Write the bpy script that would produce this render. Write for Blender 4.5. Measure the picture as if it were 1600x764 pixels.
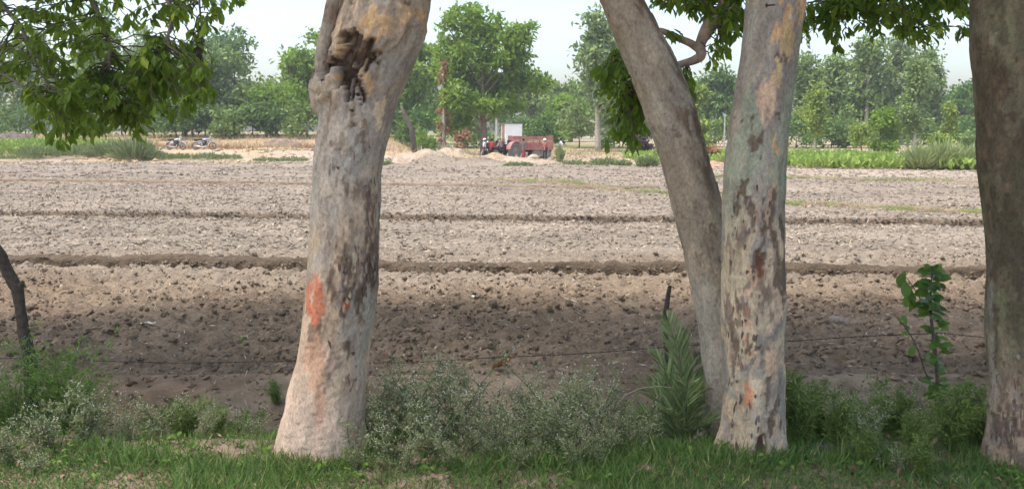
import bpy, bmesh, math, random
import numpy as np
from mathutils import Vector, Matrix

# ------------------------------------------------------------------ scene, camera, light
for o in list(bpy.data.objects):
    bpy.data.objects.remove(o, do_unlink=True)
SC = bpy.context.scene
COL = SC.collection
R = math.radians
FPX = 1500.0                      # focal length in photo pixels (1600 wide)
PITCH = math.atan(177 / FPX)
CAMZ = 2.33
cam = bpy.data.cameras.new('camera')
cam.sensor_width = 36.0
cam.lens = 36.0 * FPX / 1600
cam.clip_start = 0.1
cam.clip_end = 3000
cam_o = bpy.data.objects.new('camera', cam)
cam_o.location = (0, 0, CAMZ)
cam_o.rotation_euler = (math.pi / 2 - PITCH, 0, 0)
COL.objects.link(cam_o)
SC.camera = cam_o

SUN_EL, SUN_AZ = 66.0, 248.0      # azimuth of the sun, clockwise from +Y (high on the left, a little behind the camera)
W = bpy.data.worlds.new('World')
SC.world = W
W.use_nodes = True
nt = W.node_tree
sky = nt.nodes.new('ShaderNodeTexSky')
sky.sky_type = 'NISHITA'
sky.sun_disc = False
sky.sun_elevation = R(SUN_EL)
sky.sun_rotation = R(SUN_AZ)
sky.air_density = 1.0
sky.dust_density = 3.2
sky.ozone_density = 1.0
hsv = nt.nodes.new('ShaderNodeHueSaturation')
hsv.inputs['Saturation'].default_value = 0.95
bg = nt.nodes['Background']
nt.links.new(sky.outputs[0], hsv.inputs['Color'])
nt.links.new(hsv.outputs[0], bg.inputs[0])
bg.inputs[1].default_value = 0.15
sl = bpy.data.lights.new('sun', 'SUN')
sl.energy = 1.6
sl.angle = R(12.0)
sl.color = (1.0, 0.94, 0.85)
so = bpy.data.objects.new('sun', sl)
az, el = R(SUN_AZ), R(SUN_EL)
sdir = Vector((math.sin(az) * math.cos(el), math.cos(az) * math.cos(el), math.sin(el)))
so.rotation_euler = sdir.to_track_quat('Z', 'Y').to_euler()
so.location = sdir * 60
COL.objects.link(so)
SC.view_settings.view_transform = 'Standard'
SC.view_settings.look = 'None'
SC.view_settings.gamma = 1.0
SC.view_settings.use_curve_mapping = False
SC.view_settings.exposure = 1.32

# ------------------------------------------------------------------ photo pixel -> world
CP, SP = math.cos(PITCH), math.sin(PITCH)
def ray(px, py):
    u, v = (px - 800) / FPX, (382 - py) / FPX
    return np.array([u, CP + SP * v, -SP + CP * v])
def at(px, py, Y):
    d = ray(px, py)
    t = Y / d[1]
    return np.array([d[0] * t, Y, CAMZ + d[2] * t])
def proj(P):
    P = np.asarray(P, float)
    x, y, z = P[..., 0], P[..., 1], P[..., 2] - CAMZ
    f = y * CP - z * SP
    up = y * SP + z * CP
    return 800 + FPX * x / f, 382 - FPX * up / f

# ------------------------------------------------------------------ noise
def _hash(ix, iy, iz, seed):
    with np.errstate(over='ignore'):
        h = (ix.astype(np.uint32) * np.uint32(374761393) + iy.astype(np.uint32) * np.uint32(668265263)
             + iz.astype(np.uint32) * np.uint32(2246822519) + np.uint32((seed * 3266489917 + 12345) % 4294967296))
        h = (h ^ (h >> np.uint32(13))) * np.uint32(1274126177)
        h = (h ^ (h >> np.uint32(16))) * np.uint32(2654435761)
        h = h ^ (h >> np.uint32(15))
    return (h & np.uint32(0xFFFFFF)).astype(np.float64) / 16777216.0
def vnoise(P, seed=0):
    P = np.asarray(P, float)
    i = np.floor(P).astype(np.int64)
    f = P - i
    f = f * f * (3 - 2 * f)
    r = 0
    for dx in (0, 1):
        wx = f[:, 0] if dx else 1 - f[:, 0]
        for dy in (0, 1):
            wy = f[:, 1] if dy else 1 - f[:, 1]
            for dz in (0, 1):
                wz = f[:, 2] if dz else 1 - f[:, 2]
                r = r + wx * wy * wz * _hash(i[:, 0] + dx, i[:, 1] + dy, i[:, 2] + dz, seed)
    return r
def fbm(P, octv=4, seed=0, gain=0.5):
    P = np.asarray(P, float)
    a, s, t = 1.0, 0.0, 0.0
    for k in range(octv):
        s = s + a * vnoise(P * (2.03 ** k) + 17.3 * k, seed + k)
        t += a
        a *= gain
    return s / t
def sstep(a, b, x):
    t = np.clip((x - a) / (b - a), 0, 1)
    return t * t * (3 - 2 * t)
def xy3(x, y, z=0.0):
    x, y = np.broadcast_arrays(np.asarray(x, float), np.asarray(y, float))
    return np.stack([x.ravel(), y.ravel(), np.full(x.size, z)], 1)

# ------------------------------------------------------------------ object helpers
def link(o, parent=None):
    COL.objects.link(o)
    if parent is not None:
        o.parent = parent
    return o
def np_mesh(name, V, F, mats=(), attrs=None, smooth=True, midx=None):
    """V (n,3); F: (m,3) or (m,4) array, or a list of both kinds"""
    V = np.asarray(V, np.float32)
    Fs = F if isinstance(F, list) else [F]
    Fs = [np.asarray(f, np.int32) for f in Fs if len(f)]
    me = bpy.data.meshes.new(name)
    me.vertices.add(len(V))
    me.vertices.foreach_set('co', V.ravel())
    nl = sum(f.size for f in Fs)
    npoly = sum(len(f) for f in Fs)
    me.loops.add(nl)
    me.polygons.add(npoly)
    me.loops.foreach_set('vertex_index', np.concatenate([f.ravel() for f in Fs]))
    sizes = np.concatenate([np.full(len(f), f.shape[1], np.int32) for f in Fs])
    starts = np.concatenate([[0], np.cumsum(sizes)[:-1]]).astype(np.int32)
    me.polygons.foreach_set('loop_start', starts)
    if midx is not None:
        me.polygons.foreach_set('material_index', np.asarray(midx, np.int32))
    me.polygons.foreach_set('use_smooth', np.full(npoly, bool(smooth)))
    for m in (mats if isinstance(mats, (list, tuple)) else [mats]):
        me.materials.append(m)
    for k, v in (attrs or {}).items():
        v = np.asarray(v, np.float32)
        if v.ndim == 1:
            a = me.attributes.new(k, 'FLOAT', 'POINT')
            a.data.foreach_set('value', v)
        else:
            a = me.attributes.new(k, 'FLOAT_COLOR', 'POINT')
            if v.shape[1] == 3:
                v = np.concatenate([v, np.ones((len(v), 1), np.float32)], 1)
            a.data.foreach_set('color', v.ravel())
    me.update(calc_edges=True)
    me.validate()
    return me
def tag(o, label=None, cat=None, group=None, kind=None):
    if label: o['label'] = label
    if cat: o['category'] = cat
    if group: o['group'] = group
    if kind: o['kind'] = kind
    return o
def obj(name, me, parent=None):
    return link(bpy.data.objects.new(name, me), parent)
def thing(name, label, cat, loc=(0, 0, 0), rz=0.0, group=None):
    e = bpy.data.objects.new(name, None)
    e.empty_display_size = 0.2
    e.location = loc
    e.rotation_euler = (0, 0, rz)
    link(e)
    return tag(e, label, cat, group)
def copy_tree(o, parent=None, label=None):
    c = o.copy()
    link(c, parent)
    for ch in o.children:
        copy_tree(ch, c)
    if label: c['label'] = label
    return c

class MB:
    """collects verts / faces (python lists) for one mesh"""
    def __init__(self):
        self.v, self.f = [], []
    def add(self, V, F):
        n = len(self.v)
        self.v.extend([tuple(map(float, p)) for p in V])
        self.f.extend([tuple(int(i) + n for i in f) for f in F])
        return self
    def box(self, c, s, rot=None, taper=1.0):
        V = []
        for z in (-1, 1):
            k = taper if z > 0 else 1.0
            for x, y in ((-1, -1), (1, -1), (1, 1), (-1, 1)):
                V.append(Vector((x * s[0] / 2 * k, y * s[1] / 2 * k, z * s[2] / 2)))
        if rot is not None:
            V = [rot @ p for p in V]
        V = [p + Vector(c) for p in V]
        F = [(3, 2, 1, 0), (4, 5, 6, 7)] + [(i, (i + 1) % 4, 4 + (i + 1) % 4, 4 + i) for i in range(4)]
        return self.add(V, F)
    def tube(self, pts, rad, sides=8, cap=True):
        V, F = tube(pts, rad, sides, cap)
        return self.add(V, F)
    def lathe(self, prof, c=(0, 0, 0), axis='Z', n=16):
        """prof: (radius, height) list; closed if first==last"""
        V, F = [], []
        for r, h in prof:
            for k in range(n):
                a = 2 * math.pi * k / n
                p = (r * math.cos(a), r * math.sin(a), h)
                if axis == 'Y': p = (p[0], p[2], p[1])
                if axis == 'X': p = (p[2], p[0], p[1])
                V.append((p[0] + c[0], p[1] + c[1], p[2] + c[2]))
        for i in range(len(prof) - 1):
            for k in range(n):
                a, b = i * n + k, i * n + (k + 1) % n
                F.append((a, b, b + n, a + n))
        return self.add(V, F)
    def build(self, name, mat, parent=None, smooth=False, bevel=0.0):
        me = bpy.data.meshes.new(name)
        me.from_pydata(self.v, [], self.f)
        bm = bmesh.new()
        bm.from_mesh(me)
        bmesh.ops.recalc_face_normals(bm, faces=bm.faces)
        if bevel > 0:
            es = [e for e in bm.edges if len(e.link_faces) == 2 and e.calc_face_angle(0) > 0.6]
            bmesh.ops.bevel(bm, geom=es, offset=bevel, segments=2, affect='EDGES', clamp_overlap=True)
        bm.to_mesh(me)
        bm.free()
        me.materials.append(mat)
        if smooth:
            me.polygons.foreach_set('use_smooth', [True] * len(me.polygons))
        return obj(name, me, parent)

def tube(pts, rad, sides=6, cap=True):
    P = np.asarray(pts, float)
    n = len(P)
    rad = np.broadcast_to(np.asarray(rad, float), (n,))
    T = np.gradient(P, axis=0)
    T /= np.linalg.norm(T, axis=1)[:, None] + 1e-9
    ref = np.array([0.0, 0, 1]) if abs(T[0, 2]) < 0.9 else np.array([1.0, 0, 0])
    V = np.zeros((n, sides, 3))
    ang = np.arange(sides) * 2 * np.pi / sides
    u = np.cross(T[0], ref)
    for i in range(n):
        u = u - T[i] * np.dot(u, T[i])
        u /= np.linalg.norm(u) + 1e-9
        w = np.cross(T[i], u)
        V[i] = P[i] + rad[i] * (np.cos(ang)[:, None] * u + np.sin(ang)[:, None] * w)
    F = []
    for i in range(n - 1):
        for k in range(sides):
            a, b = i * sides + k, i * sides + (k + 1) % sides
            F.append((a, b, b + sides, a + sides))
    V = V.reshape(-1, 3)
    if cap:
        F.append(tuple(range(sides))[::-1])
        F.append(tuple(range((n - 1) * sides, n * sides)))
    return V, F

def grid_faces(nu, nv, wrap=False):
    """vertices laid out [iv*nu + iu]"""
    iu = np.arange(nu if wrap else nu - 1)
    iv = np.arange(nv - 1)
    a = (iv[:, None] * nu + iu[None, :])
    b = (iv[:, None] * nu + ((iu + 1) % nu)[None, :])
    return np.stack([a, b, b + nu, a + nu], -1).reshape(-1, 4)

# ------------------------------------------------------------------ materials
def mat(name, rough=0.85, spec=0.2):
    m = bpy.data.materials.new(name)
    m.use_nodes = True
    b = m.node_tree.nodes['Principled BSDF']
    b.inputs['Roughness'].default_value = rough
    b.inputs['Specular IOR Level'].default_value = spec
    return m, m.node_tree, b
def N(t, kind, **kw):
    n = t.nodes.new(kind)
    for k, v in kw.items():
        setattr(n, k, v)
    return n
def noise_node(t, scale, detail=4, rough=0.6, vec=None, coord='Object'):
    n = N(t, 'ShaderNodeTexNoise')
    n.inputs['Scale'].default_value = scale
    n.inputs['Detail'].default_value = detail
    n.inputs['Roughness'].default_value = rough
    if vec is None:
        tc = N(t, 'ShaderNodeTexCoord')
        t.links.new(tc.outputs[coord], n.inputs['Vector'])
    else:
        t.links.new(vec, n.inputs['Vector'])
    return n
def ramp(t, fac, stops):
    r = N(t, 'ShaderNodeValToRGB')
    el = r.color_ramp.elements
    while len(el) < len(stops): el.new(0.5)
    for e, (p, c) in zip(el, stops):
        e.position = p
        e.color = (*c, 1) if len(c) == 3 else c
    t.links.new(fac, r.inputs[0])
    return r
def mixc(t, fac, a, b, mode='MIX'):
    m = N(t, 'ShaderNodeMix', data_type='RGBA', blend_type=mode)
    for sock, v in ((m.inputs[0], fac), (m.inputs[6], a), (m.inputs[7], b)):
        if isinstance(v, (int, float)): sock.default_value = v
        elif isinstance(v, tuple): sock.default_value = (*v, 1)
        else: t.links.new(v, sock)
    return m.outputs[2]
def bump(t, b, height, strength=0.4, dist=0.02):
    n = N(t, 'ShaderNodeBump')
    n.inputs['Strength'].default_value = strength
    n.inputs['Distance'].default_value = dist
    t.links.new(height, n.inputs['Height'])
    t.links.new(n.outputs[0], b.inputs['Normal'])
def attr(t, name):
    a = N(t, 'ShaderNodeAttribute', attribute_name=name)
    return a
def plain(name, col, rough=0.7, var=0.15, scale=8.0, spec=0.25, metal=0.0, dirt=None):
    """a plain coloured surface with a little grain and wear"""
    m, t, b = mat(name, rough, spec)
    n = noise_node(t, scale, 5)
    lo = tuple(c * (1 - var) for c in col)
    hi = tuple(min(1, c * (1 + var)) for c in col)
    r = ramp(t, n.outputs[0], [(0.3, lo), (0.7, hi)])
    out = r.outputs[0]
    if dirt:
        n2 = noise_node(t, scale * 0.4, 6, 0.7)
        r2 = ramp(t, n2.outputs[0], [(0.5, (0, 0, 0)), (0.68, (1, 1, 1))])
        out = mixc(t, r2.outputs[0], out, dirt)
    t.links.new(out, b.inputs['Base Color'])
    b.inputs['Metallic'].default_value = metal
    bump(t, b, n.outputs[0], 0.15, 0.01)
    return m
def leafmat(name, c1, c2, trans=0.35, rough=0.55, c3=None):
    """leaf surface: colour runs c1..c2 (..c3) by each leaf's own tint; light passes through"""
    K = 1.2
    c1, c2, c3 = (tuple(min(.8, v * K) for v in c) if c is not None else None for c in (c1, c2, c3))
    m, t, b = mat(name, rough, 0.3)
    a = attr(t, 'tint')
    stops = [(0.0, c1), (1.0, c2)] if c3 is None else [(0.0, c1), (0.86, c2), (1.0, c3)]
    r = ramp(t, a.outputs['Fac'], stops)
    t.links.new(r.outputs[0], b.inputs['Base Color'])
    tr = N(t, 'ShaderNodeBsdfTranslucent')
    g = N(t, 'ShaderNodeGamma')
    g.inputs[1].default_value = 0.8
    t.links.new(r.outputs[0], g.inputs[0])
    hs = mixc(t, 0.5, g.outputs[0], (0.30, 0.42, 0.03), 'MIX') if trans > 0.3 else g.outputs[0]
    t.links.new(hs, tr.inputs[0])
    mx = N(t, 'ShaderNodeMixShader')
    mx.inputs[0].default_value = trans
    t.links.new(b.outputs[0], mx.inputs[1])
    t.links.new(tr.outputs[0], mx.inputs[2])
    t.links.new(mx.outputs[0], t.nodes['Material Output'].inputs[0])
    return m
def vcol_mat(name, attr_name='col', rough=0.9, nscale=60.0, nvar=0.18, bstr=0.5, bdist=0.01, spec=0.15, nscale2=None):
    """colour from the mesh's own painted attribute, broken up with fine grain"""
    m, t, b = mat(name, rough, spec)
    a = attr(t, attr_name)
    n = noise_node(t, nscale, 6, 0.65)
    r = ramp(t, n.outputs[0], [(0.25, (1.2 * (1 - nvar),) * 3), (0.75, (1.2 * (1 + nvar),) * 3)])
    c = mixc(t, 1.0, a.outputs['Color'], r.outputs[0], 'MULTIPLY')
    if nscale2:
        n2 = noise_node(t, nscale2, 5, 0.6)
        r2 = ramp(t, n2.outputs[0], [(0.3, (0.8,) * 3), (0.7, (1.15,) * 3)])
        c = mixc(t, 1.0, c, r2.outputs[0], 'MULTIPLY')
    t.links.new(c, b.inputs['Base Color'])
    bump(t, b, n.outputs[0], bstr, bdist)
    return m

# ------------------------------------------------------------------ leaf cards
RNG = np.random.default_rng(7)
def unit(v):
    v = np.asarray(v, float)
    return v / (np.linalg.norm(v, axis=-1, keepdims=True) + 1e-9)
def leaf_fine(P, D, Nn, L, Wd, fold=0.25, curl=0.15):
    """folded leaf blades of six outline points; returns V, F"""
    P, D, Nn = np.asarray(P, float), unit(D), np.asarray(Nn, float)
    S = unit(np.cross(D, Nn))
    U = unit(np.cross(S, D))
    L = np.broadcast_to(np.asarray(L, float), (len(P),))[:, None]
    Wd = np.broadcast_to(np.asarray(Wd, float), (len(P),))[:, None]
    def pt(a, s, u):
        return P + D * L * a + S * Wd * s + U * (Wd * u)
    pts = [pt(0, 0, 0), pt(.33, -.36, fold * .7), pt(.35, 0, 0.0), pt(.33, .36, fold * .7),
           pt(.68, -.5, fold), pt(.70, 0, -curl * .6), pt(.68, .5, fold), pt(1.0, 0, -curl * 2.2)]
    V = np.stack(pts, 1).reshape(-1, 3)
    f3 = np.array([(0, 1, 2), (0, 2, 3), (4, 7, 5), (5, 7, 6)])
    f4 = np.array([(1, 4, 5, 2), (2, 5, 6, 3)])
    base = (np.arange(len(P)) * 8)[:, None, None]
    return V, [(f3[None] + base).reshape(-1, 3), (f4[None] + base).reshape(-1, 4)], 8
def leaf_card(P, D, Nn, L, Wd):
    """small bent four-cornered leaf"""
    P, D, Nn = np.asarray(P, float), unit(D), np.asarray(Nn, float)
    S = unit(np.cross(D, Nn))
    U = unit(np.cross(S, D))
    L = np.broadcast_to(np.asarray(L, float), (len(P),))[:, None]
    Wd = np.broadcast_to(np.asarray(Wd, float), (len(P),))[:, None]
    pts = [P, P + D * L * .5 - S * Wd * .5 + U * Wd * .15, P + D * L, P + D * L * .5 + S * Wd * .5 + U * Wd * .15]
    V = np.stack(pts, 1).reshape(-1, 3)
    base = (np.arange(len(P)) * 4)[:, None, None]
    F = (np.array([(0, 1, 2), (0, 2, 3)])[None] + base).reshape(-1, 3)
    return V, [F], 4
def leaf_round(P, D, Nn, L, Wd, fold=.16, curl=.12):
    """broad leaf with a rounded outline, folded along the midrib"""
    P, D, Nn = np.asarray(P, float), unit(D), np.asarray(Nn, float)
    S = unit(np.cross(D, Nn)); U = unit(np.cross(S, D))
    L = np.asarray(L, float)[:, None]; Wd = np.asarray(Wd, float)[:, None]
    st = [(.12, .20), (.3, .40), (.5, .5), (.7, .46), (.86, .29)]
    pts = [P]
    for a, w in st:
        b = -curl * a * a
        for s in (-1, 0, 1):
            pts.append(P + D * L * a + S * Wd * w * s + U * Wd * (fold * abs(s) * w * 2 + b))
    pts.append(P + D * L + U * Wd * (-curl * 1.4))
    V = np.stack(pts, 1).reshape(-1, 3)
    f3 = [(0, 1, 2), (0, 2, 3), (13, 16, 14), (14, 16, 15)]
    f4 = []
    for i in range(4):
        a = 1 + 3 * i
        f4 += [(a, a + 3, a + 4, a + 1), (a + 1, a + 4, a + 5, a + 2)]
    base = (np.arange(len(P)) * 17)[:, None, None]
    return V, [(np.array(f3)[None] + base).reshape(-1, 3), (np.array(f4)[None] + base).reshape(-1, 4)], 17
def merge(parts):
    """parts: list of (V, [F..]) -> V, [F3, F4]"""
    Vs, f3, f4, n = [], [], [], 0
    for V, Fs in parts:
        V = np.asarray(V, float)
        Vs.append(V)
        for F in (Fs if isinstance(Fs, list) and len(Fs) and isinstance(Fs[0], np.ndarray) else [Fs]):
            if isinstance(F, np.ndarray):
                (f3 if F.shape[1] == 3 else f4).append(F + n)
            else:
                for f in F:
                    if len(f) == 3: f3.append(np.array([f]) + n)
                    elif len(f) == 4: f4.append(np.array([f]) + n)
                    else:
                        for k in range(1, len(f) - 1):
                            f3.append(np.array([(f[0], f[k], f[k + 1])]) + n)
        n += len(V)
    out = []
    if f3: out.append(np.concatenate(f3))
    if f4: out.append(np.concatenate(f4))
    return np.concatenate(Vs), out
def rdir(n, rng, bias=(0, 0, 0)):
    return unit(rng.normal(size=(n, 3)) + np.asarray(bias))
# ------------------------------------------------------------------ the lie of the land
def b1y(x): return 17.7 - 0.10 * x
def b2y(x): return 26.6 - 0.11 * x
def b3y(x): return 40.4 - 0.20 * x
def zg(x, y):
    x, y = np.broadcast_arrays(np.asarray(x, float), np.asarray(y, float))
    sh = x.shape
    x, y = x.ravel(), y.ravel()
    yw = y + 0.08 * np.sin(x * 0.8 + 0.6) + 0.05 * np.sin(x * 1.9)
    z = np.interp(yw, [-50, 7.0, 7.2, 7.75, 8.3, 8.8, 9.3, 9.95, 10.3, 11], [0, 0, -.04, -.38, -.66, -.70, -.56, -.36, -.30, -.30])
    z = z + 0.15 * sstep(-.5, .5, y - b1y(x)) + 0.12 * sstep(-.5, .5, y - b2y(x)) + 0.13 * sstep(-.6, .6, y - b3y(x))
    near = (y < 12)
    z = z + near * (fbm(xy3(x * 1.7, y * 1.7), 3, 3) - .5) * .09
    # raised bank with the track on the left, low heaps in the middle, a rise far behind
    left = sstep(-9, -14, x)
    z = z + left * (0.75 * sstep(69, 75, y) + 0.7 * sstep(88, 105, y))
    mid = sstep(-15, -11, x) * sstep(2.0, -1.5, x)
    z = z + mid * sstep(60, 66, y) * sstep(96, 82, y) * (fbm(xy3(x * .42, y * .22), 3, 9) - .36) * 2.0 * sstep(74.5, 69, y)
    z = z + sstep(95, 125, y) * (0.5 + 0.4 * (fbm(xy3(x * .05, y * .05), 2, 4) - .5))
    return z.reshape(sh)
def zg1(x, y): return float(zg(np.array([x]), np.array([y]))[0])
def ground_at(px, py):
    d = ray(px, py)
    t = np.concatenate([np.arange(3, 40, .02), np.arange(40, 400, .1)]) / d[1]
    z = CAMZ + d[2] * t - zg(d[0] * t, d[1] * t)
    i = int(np.argmax(z < 0)) if (z < 0).any() else len(t) - 1
    return np.array([d[0] * t[i], d[1] * t[i], float(zg(np.array([d[0] * t[i]]), np.array([d[1] * t[i]]))[0])])

M_SOIL = vcol_mat('dry_clod_soil', 'col', .95, 22.0, .3, 1.0, .05, .08, 5.0)
M_VERGE = vcol_mat('verge_earth', 'col', .95, 50.0, .25, .6, .012, .08, 6.0)
M_FAR = vcol_mat('waste_ground_earth', 'col', .95, 3.0, .2, .5, .05, .08, .4)

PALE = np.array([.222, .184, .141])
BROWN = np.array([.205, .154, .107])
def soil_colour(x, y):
    """dry pale crust further out, browner ploughed soil near the ditch, deepened by painted tree shade; patches"""
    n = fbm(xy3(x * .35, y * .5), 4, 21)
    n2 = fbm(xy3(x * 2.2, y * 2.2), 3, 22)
    shade_brown = sstep(19.6, 14.6, y + (n - .5) * 6)  # tree shade painted into the soil colour, browner towards the ditch
    c = PALE[None] * (1 - shade_brown[:, None]) + BROWN[None] * shade_brown[:, None]
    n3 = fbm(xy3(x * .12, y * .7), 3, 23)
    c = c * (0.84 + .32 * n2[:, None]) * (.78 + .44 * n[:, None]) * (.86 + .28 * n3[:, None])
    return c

def sheet(name, xs, ys, zoff, mat_, colf, rough=None):
    X, Y = np.meshgrid(xs, ys)
    Z = zg(X, Y) + zoff
    if rough is not None:
        Z = Z + rough(X, Y)
    V = np.stack([X.ravel(), Y.ravel(), Z.ravel()], 1)
    c = colf(X.ravel(), Y.ravel())
    me = np_mesh(name, V, grid_faces(len(xs), len(ys)), mat_, {'col': c})
    o = obj(name, me)
    o['kind'] = 'structure'
    return o
# ---- the wide ground sheet (waste land, far fields), lower under the finer sheets near by
def axis(dense_lo, dense_hi, step, far_lo, far_hi, grow=1.18):
    a = list(np.arange(dense_lo, dense_hi + 1e-6, step))
    s = step
    while a[-1] < far_hi: s *= grow; a.append(a[-1] + s)
    s = step
    while a[0] > far_lo: s *= grow; a.insert(0, a[0] - s)
    return np.array(a)
def far_col(x, y):
    n = fbm(xy3(x * .12, y * .12), 4, 31)
    n2 = fbm(xy3(x * .6, y * .35), 3, 32)
    straw = np.array([.29, .225, .135])
    green = np.array([.13, .15, .05])
    earth = np.array([.31, .25, .185])
    g = sstep(.5, .66, n) * sstep(86, 100, y)
    s = sstep(.42, .6, n2)
    c = earth[None] * (1 - s[:, None]) + straw[None] * s[:, None]
    c = c * (1 - g[:, None]) + green[None] * g[:, None]
    # red brown brushy strip left, beyond the track
    rb = sstep(-8, -13, x) * sstep(82, 88, y) * sstep(120, 105, y)
    c = c * (1 - .6 * rb[:, None]) + np.array([.30, .19, .12])[None] * .6 * rb[:, None]
    return c * (.85 + .3 * n2[:, None])
sheet('ground', axis(-45, 45, .8, -230, 230), axis(52, 130, .75, -60, 310), 0.0, M_FAR, far_col,
      lambda X, Y: -0.32 * sstep(66, 60, Y) - .9 * sstep(58, 50, Y))
# ---- the verge and the ditch
def verge_col(x, y):
    n = fbm(xy3(x * 1.3, y * 1.6), 4, 41)
    n2 = fbm(xy3(x * 6, y * 6), 3, 42)
    a = np.array([.20, .15, .11]); b = np.array([.34, .245, .19])
    c = a[None] * (1 - n[:, None]) + b[None] * n[:, None]
    g = sstep(.45, .62, n2) * sstep(7.1, 6.7, y)
    c = c * (1 - .6 * g[:, None]) + np.array([.06, .075, .025])[None] * .6 * g[:, None]
    return c * (.75 + .5 * n2[:, None])
sheet('road_verge', axis(-5, 5, .06, -30, 30), axis(5.2, 7.25, .05, -18, 7.25), .0, M_VERGE, verge_col,
      lambda X, Y: (fbm(xy3(X * 5, Y * 5), 3, 43).reshape(X.shape) - .5) * .05 * sstep(7.15, 6.85, Y) - .03 * sstep(7.12, 7.25, Y))
def bank_col(x, y):
    n = fbm(xy3(x * 1.1, y * 1.1), 4, 45)
    n2 = fbm(xy3(x * 7, y * 7), 3, 46)
    a = np.array([.14, .105, .074]); b = np.array([.27, .205, .14])
    c = a[None] * (1 - n[:, None]) + b[None] * n[:, None]
    lit = sstep(.52, .62, fbm(xy3(x * .9 + 4, y * 1.2), 3, 47)) * .45
    c = c * (1 - lit[:, None]) + np.array([.16, .10, .065])[None] * lit[:, None]
    return c * (.7 + .6 * n2[:, None])
sheet('ditch_bank', axis(-7, 7, .05, -30, 30), np.arange(7.14, 10.5, .045), .002, M_VERGE, bank_col,
      lambda X, Y: (fbm(xy3(X * 3, Y * 3), 4, 48).reshape(X.shape) - .5) * .22 * sstep(7.15, 7.6, Y) * sstep(10.15, 9.8, Y) - .06 * sstep(10.25, 10.45, Y))
# ---- the ploughed field in strips between the bunds
def rough_near(X, Y):
    a = fbm(xy3(X * 3.2, Y * 4.2), 3, 51).reshape(X.shape)
    b = fbm(xy3(X * 11, Y * 13), 2, 52).reshape(X.shape)
    e = sstep(10.2, 10.7, Y)
    edge = -.09 * sstep(10.42, 10.12, Y + (fbm(xy3(X * 2.3, Y * 2.3), 3, 59).reshape(X.shape) - .5) * .5)
    c = fbm(xy3(X * 26, Y * 28), 2, 55).reshape(X.shape)
    fu = np.sin(6.283 * (Y + .1 * X + 1.2 * (fbm(xy3(X * .25, Y * .25), 2, 57).reshape(X.shape) - .5)) / .62) * .03 * (.4 + 1.2 * fbm(xy3(X * .5, Y * .5), 2, 58).reshape(X.shape))
    return edge + fu * e + (np.abs(a - .5) * .28 + (b - .5) * .15 + (c - .5) * .05) * e
def rough_far(X, Y):
    a = fbm(xy3(X * 2.2, Y * 2.2), 3, 53).reshape(X.shape)
    return (a - .5) * .11
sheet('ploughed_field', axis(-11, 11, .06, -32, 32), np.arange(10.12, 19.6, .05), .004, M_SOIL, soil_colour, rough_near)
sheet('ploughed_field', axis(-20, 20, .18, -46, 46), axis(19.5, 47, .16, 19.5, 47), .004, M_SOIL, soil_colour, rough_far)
FE = 70.0
def pale_col(x, y):
    c = soil_colour(x, y)
    # smooth bare strip on the right before the crop
    path = sstep(9, 12, x) * sstep(40.0, 42.5, y + (x - 14) * .18)
    return c * (1 - path[:, None]) + np.array([.31, .25, .19])[None] * path[:, None]
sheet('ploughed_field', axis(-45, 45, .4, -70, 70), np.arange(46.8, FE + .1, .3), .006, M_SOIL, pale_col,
      lambda X, Y: (fbm(xy3(X * 1.1, Y * 1.1), 3, 54).reshape(X.shape) - .5) * .12 * sstep(16, 9, X))

# ---- earth bunds
M_BUND = vcol_mat('bund_soil', 'col', .95, 16.0, .35, 1.0, .08, .08, 5.0)
def bund(name, pts, h, w, seed, grass=0.0, col=BROWN * .92, step=.07):
    P = np.asarray(pts, float)
    seg = np.concatenate([[0], np.cumsum(np.linalg.norm(np.diff(P, axis=0), axis=1))])
    n = int(seg[-1] / step)
    s = np.linspace(0, seg[-1], n)
    cx = np.interp(s, seg, P[:, 0]); cy = np.interp(s, seg, P[:, 1])
    cy = cy + (fbm(xy3(cx * .5, cy * 0 + seed), 3, seed) - .5) * .22
    prof = np.array([(-.5, -.12), (-.47, .0), (-.44, .3), (-.40, .62), (-.36, .86), (-.28, 1.0), (-.12, .97), (.1, .75), (.3, .35), (.5, -.12)])
    V = []
    for a, b in prof:
        x, y = cx, cy + a * w
        k = fbm(np.stack([x * 3.1, np.full(n, a * 5.0), np.full(n, seed * 1.0)], 1), 4, seed + 5)
        k2 = fbm(np.stack([x * .6, np.full(n, 1.0), np.full(n, seed * 1.0)], 1), 2, seed + 6)
        z = zg(x, y)
        k3 = fbm(np.stack([x * 9, np.full(n, a * 9.0), np.full(n, seed * 2.0)], 1), 3, seed + 9)
        hh = h * (.3 + .6 * k2 + .5 * k + .5 * (k3 - .3) * (b > .5))
        V.append(np.stack([x, y + (k - .5) * .18 + (k3 - .5) * .12, z + np.where(b < 0, -.1, b * hh)], 1))
    V = np.stack(V, 0).reshape(-1, 3)
    c = np.tile(col, (len(V), 1)) * (.75 + .5 * fbm(V * 5, 3, seed + 7))[:, None]
    if grass > 0:
        g = sstep(.42, .55, fbm(V * np.array([.8, 2, 2]), 3, seed + 8)) * grass
        c = c * (1 - g[:, None]) + np.array([.13, .16, .05])[None] * g[:, None]
    me = np_mesh(name, V, grid_faces(n, len(prof)), M_BUND, {'col': c})
    o = obj(name, me)
    o['kind'] = 'structure'
    return o
xs_ = np.linspace(-30, 30, 40)
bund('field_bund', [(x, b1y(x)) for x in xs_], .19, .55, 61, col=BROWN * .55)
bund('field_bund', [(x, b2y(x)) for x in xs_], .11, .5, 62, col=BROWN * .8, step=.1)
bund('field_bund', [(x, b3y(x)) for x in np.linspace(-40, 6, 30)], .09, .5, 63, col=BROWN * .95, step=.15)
GB = [(-.8, 44.2), (2.4, 41), (5.8, 36.2), (8.9, 31.2), (12.5, 28.0), (20, 24)]
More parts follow.
